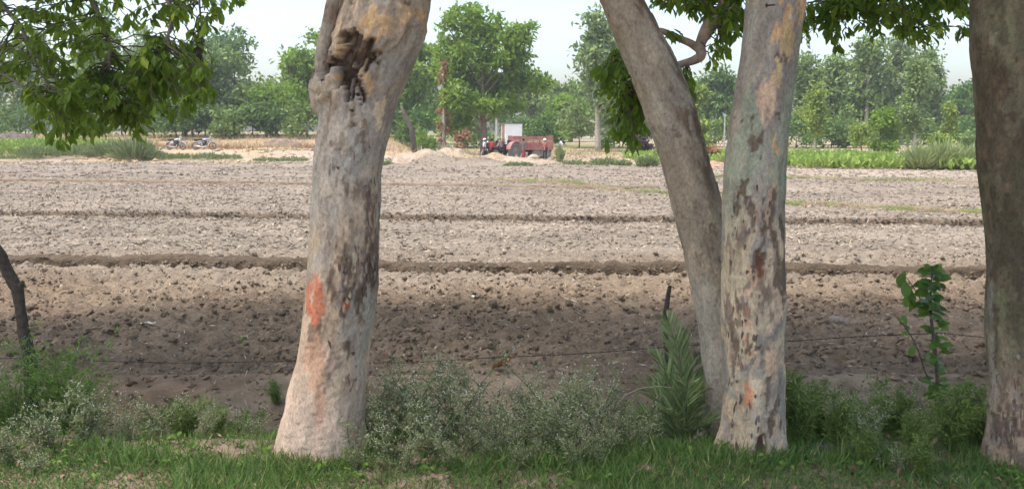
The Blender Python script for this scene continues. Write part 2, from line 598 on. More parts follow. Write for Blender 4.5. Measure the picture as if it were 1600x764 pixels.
bund('grassy_bund', GB, .13, .6, 64, grass=.8, col=BROWN * 1.2, step=.15)
GB2 = [(9, 46.6), (14, 45.0), (21, 41.5), (30, 38)]
bund('grassy_bund', GB2, .10, .5, 65, grass=.8, col=BROWN * 1.2, step=.2)

# ------------------------------------------------------------------ clods: uncountable lumps of ploughed soil
def ico(sub):
    bm = bmesh.new()
    bmesh.ops.create_icosphere(bm, subdivisions=sub, radius=1.0)
    V = np.array([v.co[:] for v in bm.verts])
    F = np.array([[v.index for v in f.verts] for f in bm.faces])
    bm.free()
    return V, F
ICO1, ICO2 = ico(1), ico(2)
OCTA = (np.array([(1, 0, 0), (-1, 0, 0), (0, 1, 0), (0, -1, 0), (0, 0, 1), (0, 0, -1)], float), np.array([(0, 2, 4), (2, 1, 4), (1, 3, 4), (3, 0, 4), (2, 0, 5), (1, 2, 5), (3, 1, 5), (0, 3, 5)]))
def clods(name, x, y, size, rng, base=ICO1, zoff=0.0, colf=soil_colour, bright=1.0, flat=.8, mat_=M_SOIL, surf=None):
    n = len(x)
    bV, bF = base
    nv = len(bV)
    z = zg(x, y) + (surf(x, y).ravel() if surf is not None else 0) + zoff
    S = size[:, None] * np.stack([rng.uniform(.7, 1.5, n), rng.uniform(.6, 1.2, n), rng.uniform(flat * .5, flat * 1.2, n)], 1)
    jit = rng.uniform(.7, 1.22, (n, nv, 1)) if nv < 20 else rng.uniform(.74, 1.2, (n, nv, 1)) * (1 + .35 * np.sin(bV[None, :, :1] * 3.1 + rng.uniform(0, 6, (n, 1, 1))) * np.sin(bV[None, :, 1:2] * 2.7 + rng.uniform(0, 6, (n, 1, 1))))
    V = bV[None] * jit * S[:, None, :]
    # tumble
    q = rdir(n, rng)
    a = rng.uniform(0, 6.28, n)
    tl = rng.normal(0, .45, n)
    ca, sa = np.cos(a), np.sin(a)
    ct, st = np.cos(tl), np.sin(tl)
    Vx, Vy, Vz = V[..., 0], V[..., 1], V[..., 2]
    Y2 = Vy * ct[:, None] - Vz * st[:, None]; Z2 = Vy * st[:, None] + Vz * ct[:, None]
    X3 = Vx * ca[:, None] - Y2 * sa[:, None]; Y3 = Vx * sa[:, None] + Y2 * ca[:, None]
    V = np.stack([X3 + x[:, None], Y3 + y[:, None], Z2 + (z + S[:, 2] * .25)[:, None]], -1).reshape(-1, 3)
    F = (bF[None] + (np.arange(n) * nv)[:, None, None]).reshape(-1, 3)
    c = colf(x, y) * bright * rng.uniform(.74, 1.26, (n, 1))
    c = np.repeat(c, nv, 0)
    me = np_mesh(name, V, F, mat_, {'col': c}, smooth=False)
    o = obj(name, me)
    o['kind'] = 'stuff'
    return o
def wedge(n, y0, y1, rng, m=1.5, k=.6, p=1.0):
    """points spread over the field within the camera's neighbourhood: |x| < k*y + m"""
    y = y0 + (y1 - y0) * rng.random(n) ** p
    x = rng.uniform(-1, 1, n) * (k * y + m)
    return x, y
rg = np.random.default_rng(11)
def off_bund(x, y):
    k = np.ones(len(x), bool)
    for f, w in ((b1y, .22), (b2y, .22)):
        k &= np.abs(y - f(x) + .22) > w
    return k
def clod_field(name, n, y0, y1, s0, s1, base, label, p=1.0, surf=None, br=1.0, flat=.8):
    x, y = wedge(n, y0, y1, rg, p=p)
    k = off_bund(x, y)
    dens = fbm(xy3(x * .9, y * .9), 3, 71)
    k &= rg.random(len(x)) < sstep(.25, .6, dens) + .25
    x, y = x[k], y[k]
    s = s0 * (s1 / s0) ** (rg.random(len(x)) ** 2.2)
    o = clods(name, x, y, s, rg, base, surf=surf, bright=br, flat=flat)
    tag(o, label, 'soil')
sr = lambda x, y: rough_near(x.reshape(1, -1), y.reshape(1, -1))
sf = lambda x, y: rough_far(x.reshape(1, -1), y.reshape(1, -1))
clod_field('soil_clods', 1900, 10.3, 18.6, .026, .07, ICO2, 'brown lumps of ploughed soil nearest the ditch', surf=sr)
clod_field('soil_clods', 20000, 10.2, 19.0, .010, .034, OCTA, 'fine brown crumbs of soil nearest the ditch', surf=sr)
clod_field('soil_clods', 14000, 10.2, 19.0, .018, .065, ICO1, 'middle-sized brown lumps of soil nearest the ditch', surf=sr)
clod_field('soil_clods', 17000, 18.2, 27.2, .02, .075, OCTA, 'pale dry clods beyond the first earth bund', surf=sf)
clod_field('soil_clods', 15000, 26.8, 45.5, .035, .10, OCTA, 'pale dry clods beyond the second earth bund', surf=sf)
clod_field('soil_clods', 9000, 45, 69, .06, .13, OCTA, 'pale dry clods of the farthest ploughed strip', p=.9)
# crumbs along the bunds
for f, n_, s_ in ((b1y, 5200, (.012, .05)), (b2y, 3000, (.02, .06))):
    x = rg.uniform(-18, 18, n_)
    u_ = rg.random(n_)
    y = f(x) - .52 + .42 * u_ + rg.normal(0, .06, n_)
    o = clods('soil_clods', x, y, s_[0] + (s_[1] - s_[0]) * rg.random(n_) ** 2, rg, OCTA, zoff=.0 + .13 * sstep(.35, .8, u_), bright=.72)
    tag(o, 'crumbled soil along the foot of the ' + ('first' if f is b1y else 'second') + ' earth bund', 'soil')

# straw and dry stalk bits lying about the field
M_STRAW = vcol_mat('straw', 'col', .8, 30, .1, .1, .002)
def straw_bits(name, n, y0, y1, L0, L1, w, label, colour=(.62, .54, .40), surf=None, up=.25):
    x, y = wedge(n, y0, y1, rg)
    z = zg(x, y) + (surf(x, y).ravel() if surf else 0) + .02
    D = rdir(n, rg)
    D[:, 2] = np.abs(D[:, 2]) * up
    L = rg.uniform(L0, L1, n)
    V, F, k = leaf_card(np.stack([x, y, z], 1), D, rdir(n, rg, (0, 0, 1.5)), L, w * rg.uniform(.6, 1.6, n))
    c = np.repeat(np.array(colour)[None] * rg.uniform(.65, 1.2, (n, 1)), k, 0)
    o = obj(name, np_mesh(name, V, F, M_STRAW, {'col': c}))
    tag(o, label, 'straw', kind='stuff')
straw_bits('straw_bits', 4200, 10.3, 19, .03, .12, .012, 'broken straw scattered over the brown near soil', colour=(.42, .345, .25), surf=sr)
straw_bits('straw_bits', 15000, 18.3, 46, .06, .2, .035, 'broken straw scattered over the pale clods', (.31, .26, .19), surf=sf)

# crumbled earth in the ditch and on its bank
n_ = 6000
x = rg.uniform(-7.5, 7.5, n_); y = rg.uniform(7.5, 10.3, n_)
o = clods('soil_clods', x, y, .008 + .045 * rg.random(n_) ** 3, rg, OCTA, zoff=.0, colf=bank_col, bright=1.15, surf=lambda x, y: (fbm(xy3(x * 3, y * 3), 4, 48) - .5) * .22 * sstep(7.15, 7.6, y) * sstep(10.3, 9.9, y))
tag(o, 'loose crumbs of earth on the ditch bank', 'soil')
straw_bits('straw_bits', 900, 7.4, 10.2, .03, .14, .007, 'dry stalk bits in the ditch', (.45, .36, .24), surf=None, up=.6)

# rough clods and rubble on the waste ground around the tractor and along the track
n_ = 5200
x = rg.uniform(-34, 11, n_); y = rg.uniform(65, 86, n_)
k = fbm(xy3(x * .35, y * .25), 3, 91) + .25 * (rg.random(n_) - .5) > .47
x, y = x[k], y[k]
o = clods('rubble', x, y, .04 + .2 * rg.random(len(x)) ** 3, rg, OCTA, colf=far_col, bright=1.0, mat_=M_FAR)
tag(o, 'rough clods and rubble on the waste ground around the tractor', 'rubble')
# ------------------------------------------------------------------ the four big roadside trunks
def bark_mat():
    m, t, b = mat('peeling_bark', .85, .15)
    a = attr(t, 'col')
    tc = N(t, 'ShaderNodeTexCoord')
    mp = N(t, 'ShaderNodeMapping')
    mp.inputs['Scale'].default_value = (1, 1, .55)
    t.links.new(tc.outputs['Object'], mp.inputs[0])
    n1 = noise_node(t, 55, 8, .7, mp.outputs[0])
    r1 = ramp(t, n1.outputs[0], [(.34, (.96,) * 3), (.5, (1.36,) * 3), (.66, (1.66,) * 3)])
    n2 = noise_node(t, 22, 6, .65, mp.outputs[0])
    r2 = ramp(t, n2.outputs[0], [(.28, (.78,) * 3), (.38, (1.0,) * 3), (.62, (1.0,) * 3), (.72, (1.22,) * 3)])
    n3 = noise_node(t, 130, 4, .6)
    r3 = ramp(t, n3.outputs[0], [(.3, (.85,) * 3), (.7, (1.12,) * 3)])
    c = mixc(t, 1.0, a.outputs['Color'], r1.outputs[0], 'MULTIPLY')
    c = mixc(t, 1.0, c, r2.outputs[0], 'MULTIPLY')
    c = mixc(t, 1.0, c, r3.outputs[0], 'MULTIPLY')
    t.links.new(c, b.inputs['Base Color'])
    bump(t, b, n1.outputs[0], .7, .014)
    return m
M_BARK = bark_mat()
M_BARKDK = plain('limb_bark', (.20, .17, .14), .9, .35, 14, .1)
def ell(px, py, cx, cy, rx, ry, n=None, amt=.5, soft=.2):
    d = np.sqrt(((px - cx) / rx) ** 2 + ((py - cy) / ry) ** 2)
    if n is not None: d = d + (n - .5) * 2 * amt
    return sstep(1 + soft, 1 - soft, d)
def blend(c, m, col):
    col = np.asarray(col, float)
    return c * (1 - m[:, None]) + (col[None] if col.ndim == 1 else col) * m[:, None]
def trunk_mesh(name, rows, Y, top, na, painter, seed, ky=.95, dz=.0088, root=.0):
    """rows: (photo row, left edge, right edge) at depth Y; top: [(x, y, z, r)...] the unseen continuation"""
    T = []
    for py, xl, xr in rows:
        p = at((xl + xr) / 2, py, Y)
        dep = Y * CP - (p[2] - CAMZ) * SP
        T.append((p[2], p[0], Y, (xr - xl) / 2 / FPX * dep))
    T.sort()
    zlo = T[0][0]
    T.insert(0, (zlo - .45, T[0][1], Y, T[0][3] * 1.05))
    ztop_vis = T[-1][0]
    for x, y, z, r in top:
        T.append((z, x, y, r))
    T = np.array(T)
    zs = np.concatenate([np.arange(zlo - .3, ztop_vis + .15, dz), np.arange(ztop_vis + .18, T[-1][0], .12), [T[-1][0]]])
    # smooth interpolation
    def ip(col):
        v = np.interp(zs, T[:, 0], T[:, col])
        k = np.hanning(23); k /= k.sum()
        vp = np.pad(v, 11, mode='edge')
        return np.convolve(vp, k, 'valid')
    cx, cy, r = ip(1), ip(2), ip(3)
    u_ = np.arange(na) / na
    a = 2 * np.pi * u_ + .55 * np.cos(2 * np.pi * u_)      # finer mesh on the side towards the field road
    A, Z = np.meshgrid(a, zs)
    CX, CY, RR = (np.repeat(q[:, None], na, 1) for q in (cx, cy, r))
    ca, sa = np.cos(A).ravel(), np.sin(A).ravel()
    Zf, CXf, CYf, Rf = Z.ravel(), CX.ravel(), CY.ravel(), RR.ravel()
    P0 = np.stack([CXf + Rf * ca, CYf + Rf * ky * sa, Zf], 1)
    Q = np.stack([Rf * ca * 1.0, Rf * sa * 1.0, Zf], 1) + seed * 3.7
    low = fbm(Q * np.array([3.2, 3.2, 1.3]), 3, seed) - .5
    dr = low * .05
    # root flare lobes near the ground
    fl = sstep(.42, -.05, Zf - zlo)
    dr = dr + root * fl * (np.cos(A.ravel() * 5 + seed) * .5 + .2)
    px, py = proj(P0)
    face = sstep(.25, -.25, sa)
    ragx = (fbm(Q * np.array([9, 9, 5]), 3, seed + 60) - .5) * 34 + (fbm(Q * np.array([30, 30, 14]), 3, seed + 61) - .5) * 24
    ragy = (fbm(Q * np.array([12, 12, 3]), 3, seed + 62) - .5) * 80 + (fbm(Q * np.array([45, 45, 9]), 3, seed + 63) - .5) * 60
    col, dr2 = painter(px + ragx, py + ragy, face, Q, P0, sa, ca)
    mz = fbm(Q * np.array([16, 16, 6]), 4, seed + 64)
    mz2 = fbm(Q * np.array([48, 48, 12]), 3, seed + 65)
    k_ = sstep(.56, .60, mz)[:, None] * .17 + sstep(.60, .64, mz2)[:, None] * .12
    col = col * (1 - k_) + col * .45 * k_
    k_ = sstep(.43, .39, mz)[:, None] * .35
    col = col * (1 + .5 * k_)
    dr2 = dr2 + (mz2 - .5) * .006 - sstep(.565, .59, mz) * .008
    dr = dr + dr2
    V = np.stack([CXf + (Rf + dr) * ca, CYf + (Rf * ky + dr) * sa, Zf], 1)
    return np_mesh(name, V, grid_faces(na, len(zs), True), M_BARK, {'col': np.clip(col * np.array([1.01, 1.0, .92]), .005, .9)})

GREY = np.array([.285, .255, .225]); LILAC = np.array([.235, .20, .185]); TAN = np.array([.37, .27, .185])
CREAM = np.array([.47, .375, .265]); DARK = np.array([.075, .052, .04]); PINK = np.array([.46, .335, .265])
GREEN = np.array([.215, .225, .175]); ORANGE = np.array([.46, .13, .07])

def mosaic(Q, seed, kz=.36):
    s = np.array([1, 1, kz])
    w = np.stack([fbm(Q * 3 + 5, 2, seed + 90), fbm(Q * 3 + 9, 2, seed + 91), fbm(Q * 3 + 2, 2, seed + 92)], 1) - .5
    q = Q + w * .12
    return (fbm(q * 4.5 * s, 4, seed + 1), fbm(q * 9 * s, 4, seed + 2), fbm(q * 20 * s, 3, seed + 3), fbm(q * 38 * s, 3, seed + 4))

def paint1(px, py, face, Q, P, sa, ca):
    n1, n2, n3, n4 = mosaic(Q, 100, .3)
    rx_, ry_ = proj(P)
    c = np.tile(GREY * 1.05, (len(px), 1))
    c = blend(c, sstep(.5, .62, n1) * .8, TAN)
    c = blend(c, sstep(.53, .62, n2) * .6, LILAC)
    c = blend(c, sstep(.60, .68, n2 * .6 + n3 * .4) * .7, CREAM)
    c = blend(c, sstep(590, 520, px) * sstep(430, 300, py) * sstep(150, 200, py) * .55, np.array([.30, .29, .275]))   # grey lichen on the left
    c = blend(c, sstep(500, 620, py + (n1 - .5) * 160) * .8, PINK * (1.0))
    c = blend(c, sstep(.56, .63, n2) * sstep(480, 620, py) * .55, CREAM * 1.1)
    c = blend(c, sstep(.62, .68, n3) * sstep(560, 480, py) * .5, DARK * 1.8)
    d = (n3 - .5) * .010 + (n4 - .5) * .006
    # dark peeling strips above the paint mark, crack running up the right side
    m = ell(px, py, 556, 438, 34, 52, n2 * .5 + n3 * .5, 1.1, .15) * sstep(.44, .52, fbm(Q * np.array([26, 26, 4]), 3, 140)) * face
    c = blend(c, m * .92, DARK * 1.25); d += m * .008
    m = ell(px, py, 583, 350, 13, 60, n2, .8) * sstep(.46, .54, fbm(Q * np.array([24, 24, 5]), 3, 141)) * face
    c = blend(c, m * .85, DARK * 1.6); d += m * .006
    for (x, y, rx, ry) in ((487, 512, 5, 20), (540, 540, 4, 12), (552, 600, 4, 12), (503, 498, 6, 12), (560, 500, 5, 12), (548, 300, 9, 18), (574, 320, 7, 22), (565, 225, 5, 16), (520, 250, 4, 14)):
        m = ell(px, py, x, y, rx, ry, n3, .9) * face
        c = blend(c, m * .8, DARK * 1.8); d += m * .004
    # knot
    m = ell(px, py, 516, 572, 15, 24, n3, .6) * face
    c = blend(c, m * .75, np.array([.20, .15, .125]) * (.6 + .8 * n4[:, None])); d += m * (.012 + (n4 - .5) * .03)
    # faded red-orange paint, flaked
    m = ell(rx_ + .2 * (px - rx_), ry_, 494, 466, 14, 37, n3, .5, .12) * sstep(.30, .38, n4) * face
    c = blend(c, m * .74, ORANGE * np.array([.95, .95, .95])); d += m * .0015
    m = ell(rx_, ry_, 541, 478, 6, 7, n3, .4) * face
    c = blend(c, m * .8, ORANGE)
    m = ell(px, py, 497, 590, 12, 70, n2, .7) * face * .35
    c = blend(c, m, np.array([.50, .22, .12]))
    # burl at the top with the rotten hollow
    g = lambda x, y, rx, ry: np.exp(-(((px - x) / rx) ** 2 + ((py - y) / ry) ** 2)) * face
    d += .055 * g(590, 34, 62, 38) + .035 * g(642, 36, 20, 20) + .05 * g(535, 80, 22, 28) + .07 * g(500, 146, 24, 26) + .03 * g(498, 115, 18, 18)
    d -= .035 * g(618, 82, 26, 12) + .03 * g(600, 100, 30, 14)
    rag = n3 * .5 + n4 * .5
    hol = np.zeros(len(px))
    for (x, y, rx, ry) in ((562, 72, 22, 17), (576, 90, 17, 9), (556, 95, 17, 14), (533, 110, 22, 12), (512, 112, 13, 20), (545, 132, 15, 14), (556, 142, 8, 15), (546, 160, 6, 14), (566, 58, 12, 4)):
        hol = np.maximum(hol, ell(px, py, x, y, rx, ry, rag, .9, .18))
    hol *= face
    rim = np.zeros(len(px))
    for (x, y, rx, ry) in ((543, 84, 20, 16), (572, 122, 10, 18), (590, 78, 10, 12), (540, 145, 14, 12), (588, 36, 26, 18), (640, 20, 16, 16)):
        rim = np.maximum(rim, ell(px, py, x, y, rx, ry, n2, .8))
    c = blend(c, rim * face * .6, np.array([.50, .30, .13]))
    c = blend(c, ell(px, py, 507, 155, 24, 26, n2, .6) * face * .7, np.array([.33, .27, .21]))
    for (x, y, rx, ry) in ((535, 55, 4, 9), (500, 105, 9, 14), (498, 120, 10, 8), (612, 38, 7, 6), (560, 6, 20, 5), (635, 5, 12, 5), (513, 85, 6, 18), (520, 168, 5, 8), (552, 190, 6, 12)):
        m = ell(px, py, x, y, rx, ry, n3, 1.0) * face
        c = blend(c, m * .8, DARK * 1.7); d -= m * .006
    c = blend(c, hol * .95, DARK * .8 * (.4 + 1.4 * sstep(.35, .65, n4)[:, None])); d -= hol * (.05 + .05 * n4)
    # stretched pale scar
    m = ell(px - (py - 170) * -.16, py, 598, 170, 4, 34, n4, .4) * face
    c = blend(c, m * .7, CREAM * 1.15)
    return c, d

def paint3(px, py, face, Q, P, sa, ca):
    n1, n2, n3, n4 = mosaic(Q, 300, .3)
    rx_, ry_ = proj(P)
    lowr = sstep(260, 420, py)
    c = np.tile(GREEN * 1.12, (len(px), 1))
    c = blend(c, sstep(.47, .57, n1) * .85, LILAC * 1.0)
    c = blend(c, lowr * .6, np.array([.27, .235, .205]))
    c = blend(c, sstep(.52, .60, n2) * lowr * .8, CREAM)
    c = blend(c, sstep(.50, .44, n2) * lowr * .55, LILAC * .75)
    c = blend(c, sstep(.57, .64, n3) * (.25 + .5 * lowr), np.array([.40, .30, .20]))
    c = blend(c, sstep(.60, .66, n3 * .5 + n2 * .5) * (.2 + .6 * lowr), np.array([.15, .11, .095]))
    c = blend(c, sstep(560, 700, py + (n2 - .5) * 200) * .45, PINK * 1.1)
    d = (n3 - .5) * .012 * (.4 + lowr) + (n4 - .5) * .006
    # peeled warm patches down the middle
    for (x, y, rx, ry, k) in ((1224, 30, 13, 20, 0), (1251, 4, 5, 14, 0), (1219, 108, 6, 26, 1), (1208, 128, 7, 12, 1), (1200, 172, 12, 36, 2), (1213, 228, 5, 22, 0), (1228, 52, 6, 30, 1), (1205, 330, 10, 30, 2), (1210, 480, 8, 40, 2), (1205, 560, 10, 30, 2), (1170, 440, 10, 26, 2)):
        m = ell(px, py, x, y, rx, ry, n2 * .6 + n3 * .4, .9, .12) * face
        c = blend(c, m * .9, [np.array([.46, .29, .16]), np.array([.42, .31, .17]), np.array([.46, .32, .23])][k]); d -= m * .004
    for (x, y, rx, ry) in ((1223, 84, 7, 6), (1156, 180, 6, 6), (1221, 178, 4, 9), (1180, 224, 8, 15), (1180, 330, 10, 24), (1160, 320, 8, 18), (1196, 350, 8, 18), (1183, 412, 9, 18), (1190, 398, 8, 12), (1214, 350, 6, 40), (1219, 430, 6, 50), (1150, 560, 5, 30), (1180, 545, 6, 9), (1150, 470, 5, 20), (1215, 640, 8, 20), (1200, 590, 6, 18)):
        m = ell(px, py, x, y, rx, ry, n3 * .6 + n4 * .4, 1.0, .15) * face
        c = blend(c, m * .85, DARK * 1.45); d -= m * .007
    m = ell(px, py, 1183, 416, 9, 20, n4, .6) * face
    c = blend(c, m * .8, np.array([.17, .075, .05]) * (.5 + n4[:, None])); d -= m * .012
    m = ell(px, py, 1160, 665, 14, 60, n2, .6) * face
    c = blend(c, m * .35, np.array([.46, .35, .2]))
    # orange paint, three worn dabs
    for (x, y, rx, ry) in ((1171, 512, 6, 30), (1171, 556, 9, 5), (1167, 618, 7, 20)):
        m = ell(rx_ + .45 * (px - rx_), ry_ + .25 * (py - ry_), x, y, rx, ry, n4, .5, .15) * face * sstep(.40, .48, n4)
        c = blend(c, m * .7, np.array([.48, .18, .085]) if ry > 8 else np.array([.48, .25, .14])); d += m * .001
    # rotten gap between the root toes
    m = ell(rx_, ry_, 1190, 706, 9, 26, n3, .6) * face
    c = blend(c, m * .9, np.array([.10, .05, .035]) * (.5 + n4[:, None])); d -= m * .05
    m = ell(px, py, 1192, 600, 6, 90, n2, .5) * face
    d -= m * .016
    return c, d

def paint2(px, py, face, Q, P, sa, ca):
    n1, n2, n3, n4 = mosaic(Q, 200, .5)
    c = np.tile(np.array([.265, .22, .17]), (len(px), 1))
    c = blend(c, sstep(.5, .62, n1) * .6, np.array([.31, .28, .235]))
    c = blend(c, sstep(.52, .60, n2) * .5, np.array([.215, .18, .15]))
    c = blend(c, sstep(.66, .72, n3) * .6, np.array([.36, .29, .21]))
    c = blend(c, sstep(.68, .73, n4 * .6 + n2 * .4) * .8, DARK * 1.7)
    d = (n3 - .5) * .006 + (n4 - .5) * .005
    # browner flaking bark along the upper right flank
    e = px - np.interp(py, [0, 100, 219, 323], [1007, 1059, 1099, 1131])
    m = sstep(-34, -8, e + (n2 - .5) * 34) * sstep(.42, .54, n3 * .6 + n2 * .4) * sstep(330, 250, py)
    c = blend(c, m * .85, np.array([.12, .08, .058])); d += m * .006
    c = blend(c, sstep(380, 480, py + (n1 - .5) * 120) * .6, np.array([.33, .30, .265]))
    for (x, y, rx, ry) in ((1118, 400, 6, 6), (1122, 445, 7, 8), (1112, 470, 4, 5), (1096, 390, 4, 4), (1115, 362, 10, 7), (1062, 228, 9, 8)):
        m = ell(px, py, x, y, rx, ry, n4, .7) * face
        c = blend(c, m * .7, np.array([.15, .115, .09])); d -= m * .004
    return c, d

def paint4(px, py, face, Q, P, sa, ca):
    n1, n2, n3, n4 = mosaic(Q, 400, .45)
    c = np.tile(np.array([.115, .098, .066]), (len(px), 1))
    c = blend(c, sstep(.48, .6, n1) * .8, np.array([.125, .125, .074]))
    c = blend(c, sstep(.5, .58, n2) * .6, np.array([.055, .042, .031]))
    c = blend(c, sstep(.62, .7, n3) * .4, np.array([.15, .10, .062]))
    low = sstep(520, 640, py + (n1 - .5) * 140)
    c = blend(c, low * .8, np.array([.34, .255, .195]))
    c = blend(c, low * sstep(.50, .58, n2 * .6 + n3 * .4) * .9, np.array([.12, .085, .07]))
    c = blend(c, sstep(1556, 1540, px) * sstep(330, 420, py) * face * .5, np.array([.34, .32, .29]))
    c = blend(c, sstep(.69, .73, n4) * .8, DARK)
    d = (n3 - .5) * .010 + (n4 - .5) * .006 + low * (n2 - .5) * .02
    m = ell(px, py, 1554, 48, 6, 6) * face
    c = blend(c, m * .5, np.array([.27, .25, .19])); d += m * .004
    for (x, y) in ((1560, 135), (1562, 480), (1553, 555), (1590, 655)):
        m = ell(px, py, x, y, 5, 8, n4, .6) * face
        c = blend(c, m * .85, DARK)
    return c, d

ROWS1 = [(-40, 547, 676), (0, 537, 670), (20, 529, 668), (50, 524, 661), (70, 516, 657), (109, 500, 644), (140, 497, 630), (169, 502, 619),
         (200, 499, 611), (234, 495, 604), (265, 491, 597), (323, 487, 596), (380, 484, 594), (432, 481, 592), (488, 476, 586), (524, 472, 580),
         (560, 467, 575), (617, 451, 571), (660, 441, 573), (700, 432, 578), (712, 428, 582)]
ROWS2 = [(-40, 918, 988), (0, 936, 1007), (40, 952, 1029), (70, 965, 1044), (100, 977, 1059), (134, 992, 1073), (154, 1000, 1081), (209, 1019, 1096), (259, 1034, 1110),
         (308, 1045, 1126), (368, 1062, 1142), (442, 1081, 1155), (514, 1093, 1164), (576, 1097, 1167), (640, 1099, 1170), (690, 1098, 1172)]
ROWS3 = [(-40, 1175, 1263), (0, 1169, 1257), (100, 1156, 1245), (164, 1144, 1236), (239, 1136, 1229), (318, 1131, 1226), (380, 1129, 1226), (447, 1128, 1227), (525, 1129, 1226),
         (628, 1129, 1225), (668, 1127, 1225), (695, 1121, 1227), (716, 1110, 1231)]
ROWS4 = [(-40, 1523, 1642), (0, 1522, 1640), (79, 1519, 1640), (122, 1526, 1641), (177, 1528, 1643), (275, 1534, 1648), (370, 1543, 1654), (525, 1544, 1660), (576, 1548, 1664),
         (679, 1545, 1668), (715, 1540, 1676), (736, 1533, 1684)]
def base_y(py): return float(ground_at(800, py)[1])
Y1, Y3, Y4 = 6.93, 6.82, 6.62
Y2 = 7.4

# leaf materials
M_EUC = leafmat('gum_leaf', (.06, .10, .035), (.14, .19, .07), .3)
M_BROAD = leafmat('broad_leaf', (.05, .10, .014), (.16, .25, .028), .55, .45, (.30, .38, .035))

def crown_lobes(lobes, rng, L, asp=.42, droop=0.0, puff=.5, kclus=26):
    """leaf cards in clusters through ellipsoid lobes (cx,cy,cz,rx,ry,rz,leaves)"""
    Ps = []
    for cx, cy, cz, rx, ry, rz, n in lobes:
        k = max(4, int(n / kclus))
        d = rdir(k, rng)
        rad = rng.random(k) ** .42
        cc = np.array([cx, cy, cz]) + d * rad[:, None] * np.array([rx, ry, rz])
        idx = rng.integers(0, k, n)
        pr = puff * rng.uniform(.6, 1.4, k)
        P = cc[idx] + rng.normal(size=(n, 3)) * (pr[idx] * .5)[:, None] * np.array([1, 1, .7])
        Ps.append(P)
    P = np.concatenate(Ps)
    n = len(P)
    D = rdir(n, rng, (0, 0, -droop))
    V, F, kk = leaf_card(P, D, rdir(n, rng, (0, 0, .8)), L * rng.uniform(.6, 1.4, n), L * asp * rng.uniform(.7, 1.3, n))
    tint = np.repeat(np.clip(rng.normal(.45, .25, n), 0, 1), kk)
    return V, F, tint
def limbs_mesh(name, start, ends, r0, m_, rng, sides=8, sag=.0):
    parts = []
    s = np.asarray(start, float)
    for e in ends:
        e = np.asarray(e, float)
        t = np.linspace(0, 1, 9)[:, None]
        mid = s * .5 + e * .5 + np.array([0, 0, .25 * np.linalg.norm(e - s) * .4]) + rng.normal(0, .15, 3)
        P = (1 - t) ** 2 * s + 2 * t * (1 - t) * mid + t ** 2 * e
        P[1:-1] += rng.normal(0, .04, (7, 3))
        parts.append(tube(P, np.linspace(r0, r0 * .25, 9), sides))
    V, F = merge(parts)
    return np_mesh(name, V, F, m_)

def road_tree(label, rows, Y, top, painter, seed, lobes, root, na=150, group=None):
    base = at((rows[-1][1] + rows[-1][2]) / 2, rows[-1][0], Y)
    t = thing('roadside_tree', label, 'tree', (0, 0, 0), 0, 'big peeling-barked trees along the verge')
    t.location = (base[0], base[1], base[2])
    def part(name, me):
        o = obj(name, me, t)
        o.matrix_parent_inverse = Matrix.Translation((-base[0], -base[1], -base[2]))
        return o
    part('trunk', trunk_mesh('trunk', rows, Y, top, na, painter, seed, root=root))
    rng = np.random.default_rng(seed)
    tx, ty, tz, tr = top[-1]
    ends = [(cx + rng.normal(0, .3), cy + rng.normal(0, .3), cz) for cx, cy, cz, *_ in lobes]
    part('limbs', limbs_mesh('limbs', (tx, ty, tz - .15), ends, tr * .7, M_BARKDK, rng))
    V, F, tint = crown_lobes(lobes, rng, .24, .38, .6, .7)
    part('crown', np_mesh('crown', V, F, M_EUC, {'tint': tint}))
    return t, part
def lobes_over(x, y, z, n, spread, seed, leaves):
    g = np.random.default_rng(seed)
    return [(x + g.uniform(-spread, spread), y - 1.8 + g.uniform(-4.6, 3.6), z + g.uniform(-.8, 2.2), g.uniform(1.6, 2.4), g.uniform(1.5, 2.3), g.uniform(.8, 1.3), leaves) for _ in range(n)]
p1 = at(606, -40, Y1)
t1, part1 = road_tree('big pinkish-grey trunk with rotten hollow, burl and red paint patch', ROWS1, Y1,
    [(p1[0] + .10, Y1, p1[2] + .5, .28), (p1[0] + .35, Y1 + .3, 6.4, .2)], paint1, 1, lobes_over(-1.3, Y1 + .8, 8.2, 13, 3.2, 1, 1250), .03)
p2 = at(953, -40, Y2)
t2, part2 = road_tree('leaning grey-brown trunk crossing behind the upright orange-marked one', ROWS2, Y2,
    [(p2[0] - .28, Y2 + .1, p2[2] + .6, .165), (p2[0] - 1.2, Y2 + .5, 6.6, .12)], paint2, 2, lobes_over(0.2, Y2 + 1.6, 8.6, 9, 2.8, 2, 1250), .0, 124)
p3 = at(1219, -40, Y3)
t3, part3 = road_tree('upright mottled trunk with three orange paint dabs and a nail', ROWS3, Y3,
    [(p3[0] + .06, Y3, p3[2] + .6, .19), (p3[0] + .3, Y3 + .2, 6.8, .14)], paint3, 3, lobes_over(2.6, Y3 + .4, 8.4, 11, 3.0, 3, 1250), .035)
p4 = at(1582, -40, Y4)
t4, part4 = road_tree('dark olive-brown trunk cut by the right edge of the picture', ROWS4, Y4,
    [(p4[0] + .03, Y4, p4[2] + .6, .25), (p4[0] + .3, Y4 + .2, 6.5, .18)], paint4, 4, lobes_over(5.2, Y4 + .8, 8.0, 13, 3.4, 4, 1250), .04)
